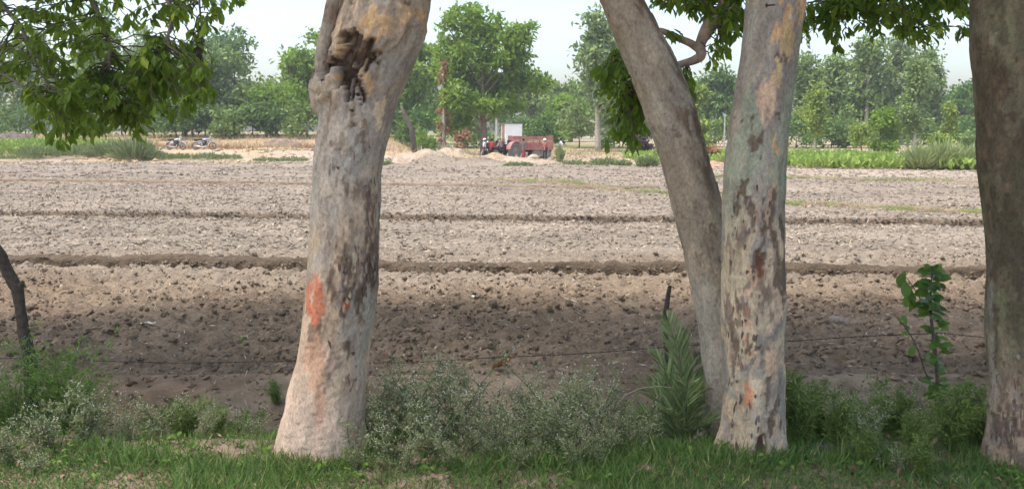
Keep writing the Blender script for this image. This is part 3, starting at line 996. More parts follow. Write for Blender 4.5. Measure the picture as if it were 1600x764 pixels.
# the thin stem that leaves tree one's hollow, and a dead twig on it
bp = [at(x, y, Y1 - .14 + k) for x, y, k in ((512, 128, .08), (503, 104, .02), (503, 84, 0), (508, 60, 0), (514, 35, 0), (518, 15, 0), (522, -6, 0), (526, -40, 0), (520, -140, .1))]
bp += [np.array([bp[-1][0] - .15, Y1 + .2, 5.2])]
V, F = tube(bp, [.062, .052, .050, .049, .047, .046, .044, .042, .035, .02], 20)
nseg = 120
tt = np.linspace(0, len(bp) - 1, nseg)
bpa = np.array(bp)
Pc = np.stack([np.interp(tt, np.arange(len(bp)), bpa[:, k]) for k in range(3)], 1)
rr = np.interp(tt, np.arange(len(bp)), [.062, .052, .050, .049, .047, .046, .044, .042, .035, .02])
V, F = tube(Pc, rr, 28)
Q = V * 1.0
n2 = fbm(Q * np.array([14, 14, 6]), 4, 77); n3 = fbm(Q * 34, 3, 78)
c = np.tile(np.array([.25, .22, .175]), (len(V), 1))
c = blend(c, sstep(.55, .62, n2) * .85, DARK * 1.9)
c = blend(c, sstep(.56, .6, n3) * .4, CREAM * .8)
qx, qy = proj(V)
c = blend(c, ell(qx, qy, 512, 20, 14, 18, n2, .5) * .6, np.array([.13, .085, .06]))
Vc = Pc.repeat(28, 0)
V = Vc + (V - Vc) * (1 + (n2 - .5) * .35)[:, None]
V, F = merge([(V, F)])
part1('side_stem', np_mesh('side_stem', V, F, M_BARK, {'col': c}))
# ragged rotten wood in the hollow
rgh = np.random.default_rng(5)
pp = []
for _ in range(150):
    x, y = rgh.uniform(505, 585), 0
    y = 60 + (x - 505) * .0 + rgh.uniform(0, 70)
    if abs((x - 545) * .9 + (y - 100)) > 45: continue
    q = at(x, y, Y1 - .20 + rgh.uniform(-.02, .06))
    pp.append(q)
pp = np.array(pp)
V, F, k = leaf_card(pp, rdir(len(pp), rgh, (0, -.6, -.8)), rdir(len(pp), rgh), rgh.uniform(.02, .06, len(pp)), rgh.uniform(.01, .03, len(pp)))
cc = np.repeat(np.array([[.10, .06, .042]]) * rgh.uniform(.4, 2.2, (len(pp), 1)), k, 0)
sp = part1('rotten_splinters', np_mesh('rotten_splinters', V, F, M_BARK, {'col': cc}))
sp['kind'] = 'stuff'
# nail in the upright trunk
nb = MB()
q = at(1199, 9, Y3 - .225)
nb.tube([q, q + np.array([.045, -.03, 0])], .006, 6)
nb.tube([q + np.array([-.001, .0, 0]), q + np.array([-.010, .004, 0])], .014, 8)
no = nb.build('nail', plain('rusty_iron', (.06, .035, .025), .8, .3, 60), t3)
no.matrix_parent_inverse = Matrix.Translation(-t3.location)

# loose curled plates of bark standing off the trunks
def bark_flakes(part, trunk_rows, Y, regions, seed):
    g = np.random.default_rng(seed)
    R0 = np.array(sorted(trunk_rows))
    P, D, Nn, L, Wd = [], [], [], [], []
    for (x0, x1, y0, y1, n) in regions:
        for _ in range(n):
            x, y = g.uniform(x0, x1), g.uniform(y0, y1)
            xl, xr = np.interp(y, R0[:, 0], R0[:, 1]), np.interp(y, R0[:, 0], R0[:, 2])
            u = (x - (xl + xr) / 2) / ((xr - xl) / 2)
            if abs(u) > .93: continue
            r = (xr - xl) / 2 / FPX * Y
            q = at(x, y, Y - r * .95 * math.sqrt(1 - u * u) - .012)
            P.append(q); D.append((g.normal(0, .12), -.1 + g.normal(0, .08), 1 if g.random() < .5 else -1))
            Nn.append((u, -math.sqrt(1 - u * u), g.normal(0, .2))); L.append(g.uniform(.025, .09)); Wd.append(g.uniform(.010, .028))
    P = np.array(P)
    V, F, k = leaf_fine(P, D, Nn, L, Wd, -.25, -.15)
    cs = np.array([DARK * 1.8, LILAC * .9, TAN * .8, np.array([.16, .11, .085])])
    c = np.repeat(cs[g.integers(0, 4, len(P))] * g.uniform(.7, 1.2, (len(P), 1)), k, 0)
    o = part('bark_flakes', np_mesh('bark_flakes', V, F, M_BARK, {'col': c}))
    o['kind'] = 'stuff'
bark_flakes(part1, ROWS1, Y1, [(522, 592, 390, 490, 60), (570, 596, 280, 380, 24), (500, 590, 170, 300, 14), (500, 560, 540, 600, 14)], 1)
bark_flakes(part3, ROWS3, Y3, [(1140, 1222, 300, 440, 40), (1130, 1222, 440, 690, 80)], 2)
bark_flakes(part4, ROWS4, Y4, [(1545, 1610, 560, 720, 40)], 3)
# ------------------------------------------------------------------ two broad-leaved trees just outside the picture whose boughs hang into it
M_TWIG = plain('twig_bark', (.12, .10, .08), .9, .3, 30, .1)
M_BOUGH = plain('bough_bark', (.34, .25, .19), .9, .35, 18, .1)
def inpoly(x, y, poly):
    n, c = len(poly), False
    j = n - 1
    for i in range(n):
        xi, yi = poly[i]; xj, yj = poly[j]
        if ((yi > y) != (yj > y)) and (x < (xj - xi) * (y - yi) / (yj - yi) + xi): c = not c
        j = i
    return c
def whorls(points, rng, L=.125, nleaf=(5, 9), droop=1.0):
    P, D, Nn, LL = [], [], [], []
    for p, axis in points:
        m = rng.integers(*nleaf)
        a0 = rng.uniform(0, 6.28)
        sc = rng.uniform(.7, 1.2)
        for k in range(m):
            a = a0 + k * 2.4
            el = rng.uniform(-.5, .5)
            d = np.array([math.cos(a), math.sin(a), el - droop * rng.uniform(.4, 1.6)]) + axis * .5
            P.append(p + rng.normal(0, .02, 3) - axis * rng.uniform(0, .08)); D.append(d)
            Nn.append(np.array([0, 0, 1.0]) + rng.normal(0, .45, 3)); LL.append(L * sc * rng.uniform(.65, 1.2))
    LL = np.array(LL)
    V, F, k = leaf_fine(P, D, Nn, LL, LL * rng.uniform(.34, .46, len(LL)), .22, .12)
    tint = np.repeat(np.clip(rng.beta(1.6, 2.6, len(LL)) + (rng.random(len(LL)) > .93) * .5, 0, 1), k)
    return V, F, tint
def broad_tree(label, base, height, r, limb_lines, regions, lobes, seed, extra_limbs=()):
    rng = np.random.default_rng(seed)
    base = np.array([base[0], base[1], zg1(base[0], base[1]) - .1])
    t = thing('broadleaf_tree', label, 'tree', tuple(base))
    inv = Matrix.Translation(tuple(-base))
    def part(name, me):
        o = obj(name, me, t); o.matrix_parent_inverse = inv
        return o
    top = base + np.array([.2, .1, height])
    n = 20
    tt = np.linspace(0, 1, n)[:, None]
    P = base + (top - base) * tt + np.cumsum(rng.normal(0, .015, (n, 3)), 0)
    V, F = merge([tube(P, r * (1.25 - .5 * np.linspace(0, 1, n) + .4 * np.exp(-np.linspace(0, 1, n) * 12)), 18)])
    part('trunk', np_mesh('trunk', V, F, M_BARKDK))
    # limbs: from the trunk top along given lines
    parts, samples = [], []
    for pts, r0, r1, m_ in limb_lines:
        A = np.array(pts, float)
        s = np.linspace(0, len(A) - 1, len(A) * 8)
        Q = np.stack([np.interp(s, np.arange(len(A)), A[:, k]) for k in range(3)], 1)
        k_ = np.hanning(9); k_ /= k_.sum()
        Q = np.stack([np.convolve(np.pad(Q[:, k], 4, mode='edge'), k_, 'valid') for k in range(3)], 1)
        Q += (np.stack([fbm(Q * 4, 2, seed), fbm(Q * 4, 2, seed + 1), fbm(Q * 4, 2, seed + 2)], 1) - .5) * .06
        parts.append((tube(Q, np.linspace(r0, r1, len(Q)) * (1 + .25 * (fbm(Q * 8, 2, seed + 3) - .5)), 12), m_))
        samples.append(Q)
    for m_ in (M_BARKDK, M_BOUGH):
        sel = [p for p, mm in parts if mm is m_]
        if sel:
            V, F = merge(sel)
            part('bough', np_mesh('bough', V, F, m_))
    S = np.concatenate(samples)
    # hanging leaf whorls with their twigs
    pts, tw = [], []
    for poly, (ya, yb), n, dens in regions:
        xs = [p[0] for p in poly]; ys = [p[1] for p in poly]
        c = 0
        tries = 0
        while c < n and tries < n * 30:
            tries += 1
            x, y = rng.uniform(min(xs), max(xs)), rng.uniform(min(ys), max(ys))
            if not inpoly(x, y, poly): continue
            q_ = at(x, y, rng.uniform(ya, yb))
            if fbm(q_[None] * 2.1 + 3, 2, seed + 9)[0] < dens: continue
            c += 1
            dd = np.linalg.norm(S - q_, axis=1) + np.where(S[:, 2] < q_[2], .5, 0) + rng.uniform(0, .5, len(S))
            b_ = S[int(np.argmin(dd))]
            mid = (b_ + q_) / 2 + np.array([rng.normal(0, .06), rng.normal(0, .06), .12 * np.linalg.norm(q_ - b_)])
            s = np.linspace(0, 1, 7)[:, None]
            line = (1 - s) ** 2 * b_ + 2 * s * (1 - s) * mid + s ** 2 * q_
            line[1:-1] += rng.normal(0, .012, (5, 3))
            tw.append(tube(line, np.linspace(.008, .0035, 7), 5, False))
            ax = unit(line[-1] - line[-2])
            pts.append((q_, ax))
            if rng.random() < .6: pts.append((line[4], ax))
    V, F = merge(tw)
    part('twigs', np_mesh('twigs', V, F, M_TWIG))['kind'] = 'stuff'
    V, F, tint = whorls(pts, rng)
    part('foliage', np_mesh('foliage', V, F, M_BROAD, {'tint': tint}))
    ends = [(l[0], l[1], l[2]) for l in lobes]
    part('limbs', limbs_mesh('limbs', top - np.array([0, 0, .2]), ends, r * .55, M_BARKDK, rng))
    V, F, tint = crown_lobes(lobes, rng, .22, .5, .3, .7)
    part('crown', np_mesh('crown', V, F, M_BROAD, {'tint': tint}))
    return t
LB = np.array([-7.4, 9.2])
polyL = [(-60, -40), (385, -40), (384, 28), (362, 40), (335, 48), (318, 62), (322, 100), (336, 140), (330, 160), (290, 170), (262, 168), (240, 195), (238, 213), (212, 218), (178, 205),
         (150, 208), (128, 225), (102, 240), (84, 232), (70, 205), (50, 195), (38, 170), (10, 150), (-60, 150)]
ltop = np.array([-7.2, 9.3, 4.4])
def A(px, py, Y): return tuple(at(px, py, Y))
limbsL = [
    ([ltop, (-6.0, 9.3, 5.2), (-4.9, 9.3, 4.9), A(110, -60, 9.3), A(160, 30, 9.2), A(172, 75, 9.2), A(168, 120, 9.1), A(185, 170, 9.1)], .05, .006, M_BARKDK),
    ([ltop, (-5.8, 9.0, 5.3), (-4.2, 9.0, 5.2), A(220, -70, 9.0), A(275, 20, 9.0), A(255, 70, 8.9), A(235, 100, 8.9)], .04, .005, M_BARKDK),
    ([ltop, (-5.6, 9.8, 5.0), A(-20, -20, 9.8), A(30, 40, 9.8), A(60, 110, 9.7), A(100, 170, 9.6)], .04, .006, M_BARKDK),
    ([ltop, (-5.5, 9.4, 5.6), (-3.8, 9.5, 5.4), A(290, -90, 9.5), A(315, 10, 9.4), A(316, 80, 9.4)], .035, .004, M_BARKDK),
    ([ltop, (-6.2, 9.0, 4.2), A(-40, 90, 8.9), A(40, 140, 8.9), A(110, 155, 8.9)], .028, .005, M_BARKDK),
]
lobL = [(-6.5, 9.0, 6.8, 2.2, 2.2, 1.2, 2200), (-4.4, 11.4, 7.2, 2.4, 2.0, 1.1, 2200), (-8.8, 10.5, 6.5, 2.4, 2.2, 1.3, 2200), (-7, 7, 7.2, 2.2, 2.2, 1.2, 2000), (-9.5, 7.5, 6.4, 2.2, 2.2, 1.2, 2000), (-7, 12.0, 7.0, 2.4, 1.8, 1.0, 2000)]
broad_tree('dark broad-leaved boughs hanging into the upper left corner', LB, 4.4, .26, limbsL,
           [(polyL, (8.5, 10.3), 250, .48), ([(60, 120), (330, 90), (335, 150), (240, 210), (180, 205), (100, 238), (60, 190)], (8.6, 9.8), 80, .42)], lobL, 51)
RB = np.array([7.6, 10.6])
rtop = np.array([7.4, 10.5, 4.6])
limbsR = [
    ([rtop, (5.4, 10.0, 5.5), (3.4, 9.6, 5.2), A(1190, -80, 9.4), A(1140, -15, 9.3), A(1127, 20, 9.3), A(1103, 42, 9.2), A(1092, 70, 9.2), A(1094, 90, 9.1), A(1080, 96, 9.1), A(1055, 100, 9.1), A(1010, 120, 9.0), A(975, 150, 8.9)], .10, .018, M_BOUGH),
    ([A(1095, 82, 9.15), A(1075, 68, 9.2), A(1050, 56, 9.2), A(1030, 47, 9.2), A(1000, 60, 9.2), A(960, 90, 9.1)], .042, .015, M_BOUGH),
    ([A(1127, 20, 9.3), A(1110, 10, 9.4), A(1090, 0, 9.5), A(1060, -20, 9.5), A(1030, 10, 9.4)], .03, .008, M_BOUGH),
    ([rtop, (6.4, 10.0, 5.6), (5.0, 9.8, 4.9), A(1480, -50, 9.7), A(1400, -15, 9.7), A(1340, 10, 9.7), A(1280, 30, 9.7)], .08, .008, M_BARKDK),
    ([rtop, (5.8, 10.4, 5.0), A(1510, -40, 10.2), A(1450, 10, 10.2), A(1420, 50, 10.2)], .06, .006, M_BARKDK),
]
polyA = [(926, 152), (942, 105), (962, 76), (1000, 95), (1072, 120), (1088, 160), (1080, 178), (1030, 170), (1010, 190), (1000, 225), (960, 236), (942, 240), (948, 215), (968, 200), (955, 172), (935, 165)]
polyB = [(1005, -20), (1166, -20), (1166, 35), (1148, 62), (1135, 108), (1118, 116), (1106, 98), (1112, 60), (1080, 40), (1050, 40), (1075, 70), (1040, 75), (1010, 40)]
polyC = [(1248, -30), (1520, -30), (1518, 50), (1496, 48), (1482, 26), (1470, 70), (1460, 86), (1440, 62), (1418, 72), (1400, 50), (1362, 58), (1340, 40), (1310, 80), (1270, 76), (1248, 72)]
lobR = [(6.8, 10.2, 7.2, 2.3, 2.2, 1.2, 2200), (4.0, 11.6, 7.2, 2.4, 2.0, 1.1, 2200), (9.2, 9.2, 6.6, 2.4, 2.2, 1.3, 2200), (1.2, 11.6, 7.2, 2.4, 2.0, 1.1, 2200), (8.4, 11.8, 6.8, 2.2, 2.0, 1.2, 2000), (-1.8, 11.4, 7.4, 2.4, 1.9, 1.0, 2000)]
broad_tree('broad-leaved boughs with a crooked pale limb hanging over from the right', RB, 4.6, .28, limbsR,
           [(polyA, (8.5, 9.4), 105, .36), (polyB, (9.0, 9.9), 75, .40), (polyC, (9.3, 10.4), 120, .46), ([(1248, -30), (1520, -30), (1500, 20), (1250, 40)], (9.3, 10.4), 50, .4)], lobR, 52)
# ------------------------------------------------------------------ trees beyond the field
M_LT_MID = leafmat('mid_green_leaf', (.075, .15, .014), (.20, .31, .04), .36)
M_LT_DARK = leafmat('dark_green_leaf', (.045, .10, .016), (.12, .205, .036), .24)
M_LT_PALE = leafmat('pale_green_leaf', (.10, .16, .045), (.23, .30, .10), .25)
M_LT_YEL = leafmat('yellow_green_leaf', (.12, .19, .03), (.26, .32, .06), .28)
M_LT_GREY = leafmat('grey_green_leaf', (.08, .14, .03), (.19, .265, .06), .24)
M_DEAD = leafmat('dead_brown_leaf', (.16, .085, .04), (.34, .20, .10), .15)
M_TR_PALE = plain('pale_trunk_bark', (.40, .35, .29), .9, .25, 3)
M_TR_DARK = plain('dark_trunk_bark', (.11, .09, .07), .9, .3, 4)
def far_tree_meshes(seed, kind, w, h, leafL, n, lm, tm, bole=.25, r=.16):
    rng = np.random.default_rng(seed)
    lob = []
    zc0 = bole * h
    if kind == 'round':
        K = 15
        for k in range(K):
            a, u = rng.uniform(0, 6.28), rng.random()
            z = zc0 + (h - zc0) * (.12 + .76 * u)
            env = math.sin(math.pi * (.16 + .74 * u)) ** .7
            rad = w * .5 * env * rng.uniform(.25, .78)
            s = w * rng.uniform(.13, .23)
            lob.append((rad * math.cos(a), rad * math.sin(a), z, s, s, s * .7, n // K))
    elif kind == 'euc':
        K = 17
        for k in range(K):
            a, u = rng.uniform(0, 6.28), (k + .5) / K
            z = zc0 + (h - zc0) * (.08 + .87 * u)
            env = (.75 + .4 * math.sin(u * 9 + seed)) * (1 - .62 * u ** 2.2)
            rad = w * .5 * env * rng.uniform(.15, .65)
            s = w * rng.uniform(.10, .19)
            lob.append((rad * math.cos(a), rad * math.sin(a), z, s, s, s * 1.35, n // K))
    else:                      # bush: down to the ground
        K = 9
        for k in range(K):
            a, u = rng.uniform(0, 6.28), rng.random()
            rad = w * .34 * (1 - .6 * u)
            s = w * rng.uniform(.15, .24)
            lob.append((rad * math.cos(a), rad * math.sin(a), h * (.2 + .6 * u), s, s, min(s, h * .2), n // K))
    V, F, tint = crown_lobes(lob, rng, leafL, .5, .5 if kind == 'euc' else .1, min(w * .16, 1.0), 22)
    V[:, 2] = np.maximum(V[:, 2], .05)
    crown = np_mesh('crown', V, F, lm, {'tint': tint})
    parts = []
    hh = h * (.82 if kind != 'bush' else .5)
    t = np.linspace(0, 1, 12)
    ax = np.stack([np.cumsum(rng.normal(0, .012 * h / 5, 12)), np.cumsum(rng.normal(0, .012 * h / 5, 12)), t * hh - .25], 1)
    parts.append(tube(ax, r * (1.15 - t * .95), 9))
    for l in lob:
        s = ax[np.argmin(np.abs(ax[:, 2] - max(l[2] * .68, zc0 * .75)))]
        e = np.array(l[:3])
        m_ = (s + e) / 2 + np.array([0, 0, -.05 * h * .3])
        tt = np.linspace(0, 1, 5)[:, None]
        parts.append(tube((1 - tt) ** 2 * s + 2 * tt * (1 - tt) * m_ + tt ** 2 * e, np.linspace(r * .42, r * .1, 5), 5, False))
    V, F = merge(parts)
    return np_mesh('trunk', V, F, tm), crown
def far_tree(name, label, px, py_top, D, wpx, kind, lm, tm, seed, n=5000, leafL=.42, bole=.25, cat='tree', group='trees beyond the field', rpx=None, base_z=None):
    x = at(px, 205, D)[0]
    z = zg1(x, D) if base_z is None else base_z
    h = (at(px, py_top, D)[2] - z) * (1.08 if kind != 'bush' else 1.0)
    w = wpx / FPX * D
    t = thing(name, label, cat, (x, D, z), 0, group)
    trk, crn = far_tree_meshes(seed, kind, w, h, leafL, n, lm, tm, bole, rpx / FPX * D if rpx else .022 * h)
    obj('trunk' if kind != 'bush' else 'stem', trk, t); obj('crown' if kind != 'bush' else 'foliage', crn, t)
    return t
FT = [
 # left, partly behind the hanging boughs
 ('gum_tree', 'tall hazy gum tree at the far left edge behind the hanging boughs', -25, 45, 118, 120, 'euc', M_LT_GREY, M_TR_PALE),
 ('gum_tree', 'airy grey-green gum tree second from the left edge', 55, 62, 128, 110, 'euc', M_LT_GREY, M_TR_PALE),
 ('gum_tree', 'tallest hazy gum tree seen through the left boughs', 150, 38, 122, 130, 'euc', M_LT_GREY, M_TR_PALE),
 ('gum_tree', 'pale gum tree above the parked motorbikes', 232, 66, 126, 100, 'euc', M_LT_PALE, M_TR_PALE),
 ('shade_tree', 'dark round tree at field back right of the hanging boughs', 290, 98, 108, 110, 'round', M_LT_DARK, M_TR_DARK),
 ('shade_tree', 'tall dark domed tree rising behind the grey-green one', 357, 40, 140, 110, 'round', M_LT_DARK, M_TR_DARK),
 ('shade_tree', 'broad grey-green tree between the motorbikes and the burled trunk', 368, 84, 110, 112, 'round', M_LT_GREY, M_TR_DARK),
 ('shade_tree', 'yellow-green tree just left of the burled trunk', 455, 72, 108, 112, 'round', M_LT_MID, M_TR_DARK),
 ('shade_tree', 'tree top showing behind the thin side stem', 505, 48, 135, 100, 'round', M_LT_MID, M_TR_DARK),
 ('shade_tree', 'dark tree hidden mostly behind the burled trunk', 575, 70, 120, 120, 'round', M_LT_DARK, M_TR_DARK),
 ('shade_tree', 'green tree right of the burled trunk beside the dead one', 655, 72, 112, 90, 'round', M_LT_MID, M_TR_DARK),
 ('shade_tree', 'dark low tree behind the leaning dead stem', 630, 110, 125, 110, 'round', M_LT_DARK, M_TR_DARK),
 # centre
 ('shade_tree', 'hazy tree right behind the big field tree', 850, 138, 160, 90, 'round', M_LT_GREY, M_TR_DARK),
 ('shade_tree', 'hazy low tree behind the red trailer', 800, 128, 165, 90, 'round', M_LT_MID, M_TR_DARK),
 ('shade_tree', 'hazy bluish tree left of the tall pale-trunked gum', 893, 132, 158, 70, 'round', M_LT_GREY, M_TR_DARK),
 ('shade_tree', 'low green tree behind the person in white shirt', 880, 160, 130, 70, 'round', M_LT_MID, M_TR_DARK),
 ('gum_tree', 'tall gum with drooping foliage and pale trunk left of leaning trunk', 935, 36, 102, 92, 'euc', M_LT_PALE, M_TR_PALE),
 ('gum_tree', 'gum tree hidden behind the leaning trunk', 990, 60, 110, 90, 'euc', M_LT_GREY, M_TR_PALE),
 ('shade_tree', 'dark hazy tree between the leaning and upright trunks', 1118, 122, 135, 92, 'round', M_LT_DARK, M_TR_DARK),
 ('shade_tree', 'small yellow-green tree right beside the leaning trunk', 1086, 142, 95, 40, 'round', M_LT_YEL, M_TR_DARK),
 ('shade_tree', 'hazy tree behind the upright orange-marked trunk', 1180, 118, 140, 100, 'round', M_LT_DARK, M_TR_DARK),
 # right
 ('gum_tree', 'hazy gum just right of the upright orange-marked trunk', 1258, 102, 125, 84, 'euc', M_LT_GREY, M_TR_PALE),
 ('gum_tree', 'gum tree above the small pale crop-side tree', 1305, 100, 128, 80, 'euc', M_LT_GREY, M_TR_PALE),
 ('gum_tree', 'tallest airy gum of the right-hand clump', 1352, 72, 122, 100, 'euc', M_LT_GREY, M_TR_PALE),
 ('gum_tree', 'tall gum behind the silvery drooping tree', 1408, 76, 124, 96, 'euc', M_LT_PALE, M_TR_PALE),
 ('gum_tree', 'gum at the right end of the right-hand clump', 1446, 92, 128, 70, 'euc', M_LT_GREY, M_TR_PALE),
 ('shade_tree', 'dark understorey tree in the right-hand clump', 1330, 150, 126, 80, 'round', M_LT_DARK, M_TR_DARK),
 ('shade_tree', 'dark low tree behind the silvery drooping tree', 1400, 160, 130, 90, 'round', M_LT_DARK, M_TR_DARK),
 ('shade_tree', 'dark green hazy tree left of the right-edge trunk', 1490, 146, 140, 70, 'round', M_LT_DARK, M_TR_DARK),
 ('shade_tree', 'dark tree half hidden by the right-edge trunk', 1530, 132, 138, 80, 'round', M_LT_DARK, M_TR_DARK),
 ('shade_tree', 'dark tree beyond the right-edge trunk', 1600, 110, 138, 110, 'round', M_LT_DARK, M_TR_DARK),
]
for i, (nm, lb, px, pt, D, wp, kd, lm, tm) in enumerate(FT):
    far_tree(nm, lb, px, pt, D, wp * (1.4 if kd == 'round' else 1.4), kd, lm, tm, 500 + i, n=4700, leafL=.62 if D < 130 else .72,
             bole=.12 if kd == 'round' else .14)
# the big field tree by the tractor: lobes placed to its own outline
def big_tree():
    D = 92.0
    x = at(757, 205, D)[0]; z = zg1(x, D)
    t = thing('shade_tree', 'biggest bushy field tree standing behind the tractor', 'tree', (x, D, z), 0, 'trees beyond the field')
    s = D / FPX
    rng = np.random.default_rng(88)
    L = []
    for (px, py, rx, ry, n) in ((735, 32, 34, 20, 900), (770, 45, 30, 24, 900), (712, 70, 30, 24, 900), (810, 62, 22, 22, 700), (755, 85, 44, 28, 1500), (800, 95, 28, 22, 900), (705, 105, 26, 24, 800),
                                (735, 125, 36, 22, 1100), (780, 135, 40, 22, 1300), (826, 125, 26, 16, 700), (842, 132, 16, 10, 300), (715, 150, 26, 22, 700), (760, 165, 34, 16, 900), (795, 160, 20, 14, 400),
                                (722, 180, 24, 18, 500), (705, 195, 16, 16, 300), (700, 40, 14, 14, 200), (825, 48, 10, 10, 150)):
        L.append(((px - 757) * s, rng.uniform(-2.4, 2.4), at(px, py, D)[2] - z, rx * s, rx * s * rng.uniform(.8, 1.2), ry * s, n))
    V, F, tint = crown_lobes(L, rng, .52, .5, .1, .66, 24)
    obj('crown', np_mesh('crown', V, F, M_LT_MID, {'tint': tint}), t)
    parts = []
    tt = np.linspace(0, 1, 12)
    ax = np.stack([np.cumsum(rng.normal(0, .04, 12)), np.cumsum(rng.normal(0, .04, 12)), tt * 9 - .3], 1)
    parts.append(tube(ax, .34 * (1.15 - tt * .8), 10))
    for l in L:
        st = ax[np.argmin(np.abs(ax[:, 2] - max(l[2] * .6, 2.0)))]
        e = np.array(l[:3]); q = np.linspace(0, 1, 5)[:, None]
        mid = (st + e) / 2 + np.array([0, 0, -.2])
        parts.append(tube((1 - q) ** 2 * st + 2 * q * (1 - q) * mid + q ** 2 * e, np.linspace(.14, .03, 5), 6, False))
    V, F = merge(parts)
    obj('trunk', np_mesh('trunk', V, F, plain('field_tree_bark', (.23, .17, .125), .9, .3, 3)), t)
big_tree()
# crop-side trees and bushes, nearer
far_tree('young_tree', 'small pale yellow-green tree behind the crop near upright trunk', 1274, 142, 84, 62, 'euc', M_LT_YEL, M_TR_PALE, 601, 2600, .3, .30, rpx=2.2)
far_tree('young_tree', 'silvery drooping tree standing over the crop', 1428, 104, 82, 64, 'euc', M_LT_PALE, M_TR_PALE, 602, 4200, .32, .22, rpx=2.6)
far_tree('young_tree', 'slim yellow-green young tree left of the right-edge trunk', 1484, 168, 84, 36, 'euc', M_LT_YEL, M_TR_PALE, 603, 1500, .28, .3, rpx=1.6)
far_tree('bush', 'round green bush behind the crop, larger of two', 1376, 164, 83, 62, 'bush', M_LT_MID, M_TR_DARK, 604, 3400, .3, cat='bush', group='bushes at the field edge')
far_tree('bush', 'yellower bush behind the crop beside the larger green one', 1347, 182, 82, 40, 'bush', M_LT_YEL, M_TR_DARK, 605, 1500, .28, cat='bush', group='bushes at the field edge')
far_tree('bush', 'bright leafy bush above the reed clump on the right', 1470, 208, 66, 46, 'bush', M_LT_YEL, M_TR_DARK, 606, 1500, .24, cat='bush', group='bushes at the field edge')
far_tree('bush', 'loose bush beside the right-edge trunk above the reeds', 1520, 190, 70, 40, 'bush', M_LT_PALE, M_TR_DARK, 607, 1300, .24, cat='bush', group='bushes at the field edge')
# dead brown creeper-covered stump tree left of the big field tree
far_tree('dead_tree', 'dead tree covered in rusty brown leaves beside the big field tree', 693, 96, 90, 26, 'euc', M_DEAD, M_TR_PALE, 608, 900, .35, .06, rpx=3.0)
far_tree('bush', 'rusty brown dry bush at the foot of the dead tree', 722, 196, 88, 34, 'bush', M_DEAD, M_TR_DARK, 609, 500, .3, cat='bush', group='bushes at the field edge')
far_tree('bush', 'olive dry bush left of the dead tree foot', 660, 196, 98, 44, 'bush', M_LT_MID, M_TR_DARK, 610, 900, .3, cat='bush', group='bushes at the field edge')
far_tree('bush', 'dark purplish bush behind the leaning trunk', 1003, 208, 80, 36, 'bush', leafmat('purple_leaf', (.05, .03, .035), (.10, .065, .06), .1), M_TR_DARK, 611, 900, .28, cat='bush', group='bushes at the field edge')
far_tree('bush', 'yellowish bush between leaning and upright trunks', 1100, 205, 84, 36, 'bush', M_LT_YEL, M_TR_DARK, 612, 900, .28, cat='bush', group='bushes at the field edge')
far_tree('bush', 'rusty dry bush between leaning and upright trunks at the crop', 1112, 226, 66, 34, 'bush', M_DEAD, M_TR_DARK, 613, 450, .25, cat='bush', group='bushes at the field edge')
# low green shrubs under the tree line
UND = [(-10, 150, 112), (40, 165, 108), (90, 150, 112), (140, 160, 106), (190, 150, 110), (240, 158, 104), (275, 150, 100), (320, 150, 104), (352, 168, 102), (395, 160, 104), (430, 150, 104), (480, 158, 102),
       (620, 168, 108), (650, 160, 104), (745, 192, 112), (815, 180, 120), (850, 178, 116), (905, 175, 112), (960, 180, 112), (1075, 180, 118), (1140, 178, 116), (1245, 178, 112), (1300, 180, 112), (1335, 178, 112), (1440, 178, 112), (1500, 180, 112), (1560, 170, 112)]
ORDN = ('first second third fourth fifth sixth seventh eighth ninth tenth eleventh twelfth thirteenth fourteenth fifteenth sixteenth seventeenth eighteenth nineteenth twentieth '
        'twenty-first twenty-second twenty-third twenty-fourth twenty-fifth twenty-sixth twenty-seventh twenty-eighth').split()
for i, (px, pt, D) in enumerate(UND):
    far_tree('understorey_shrub', '%s dark shrub from the left under the far tree line' % ORDN[i], px, pt, D, 74, 'bush', (M_LT_DARK, M_LT_DARK, M_LT_GREY)[i % 3], M_TR_DARK, 640 + i, 1100, .48, cat='shrub',
             group='shrubs under the tree line')
# a far wood closing the view, one uncountable mass
rng = np.random.default_rng(99)
L = []
for k in range(170):
    x = rng.uniform(-150, 150)
    hh = rng.uniform(5, 11.5)
    L.append((x, 195 + rng.uniform(0, 25), zg1(x, 200) + hh * .5, rng.uniform(3, 5), 3.0, hh * .5, 180))
V, F, tint = crown_lobes(L, rng, 1.1, .55, .1, 1.3, 14)
o = obj('distant_wood', np_mesh('distant_wood', V, F, M_LT_DARK, {'tint': tint}))
tag(o, 'hazy far-off wood closing the view behind all the trees', 'wood', kind='stuff')
# dark bent dead stem right of the burled trunk
q0 = at(648, 214, 86); q0[2] = zg1(q0[0], 86) - .1
mb = MB()
P = np.array([q0, at(643, 200, 86), at(636, 188, 86), at(631, 176, 86), at(626, 166, 86)])
mb.tube(P, [.26, .24, .22, .18, .10], 9)
o = mb.build('tree_stump', M_TR_DARK, smooth=True)
tag(o, 'dark leaning dead stem right of the burled trunk', 'tree stump')

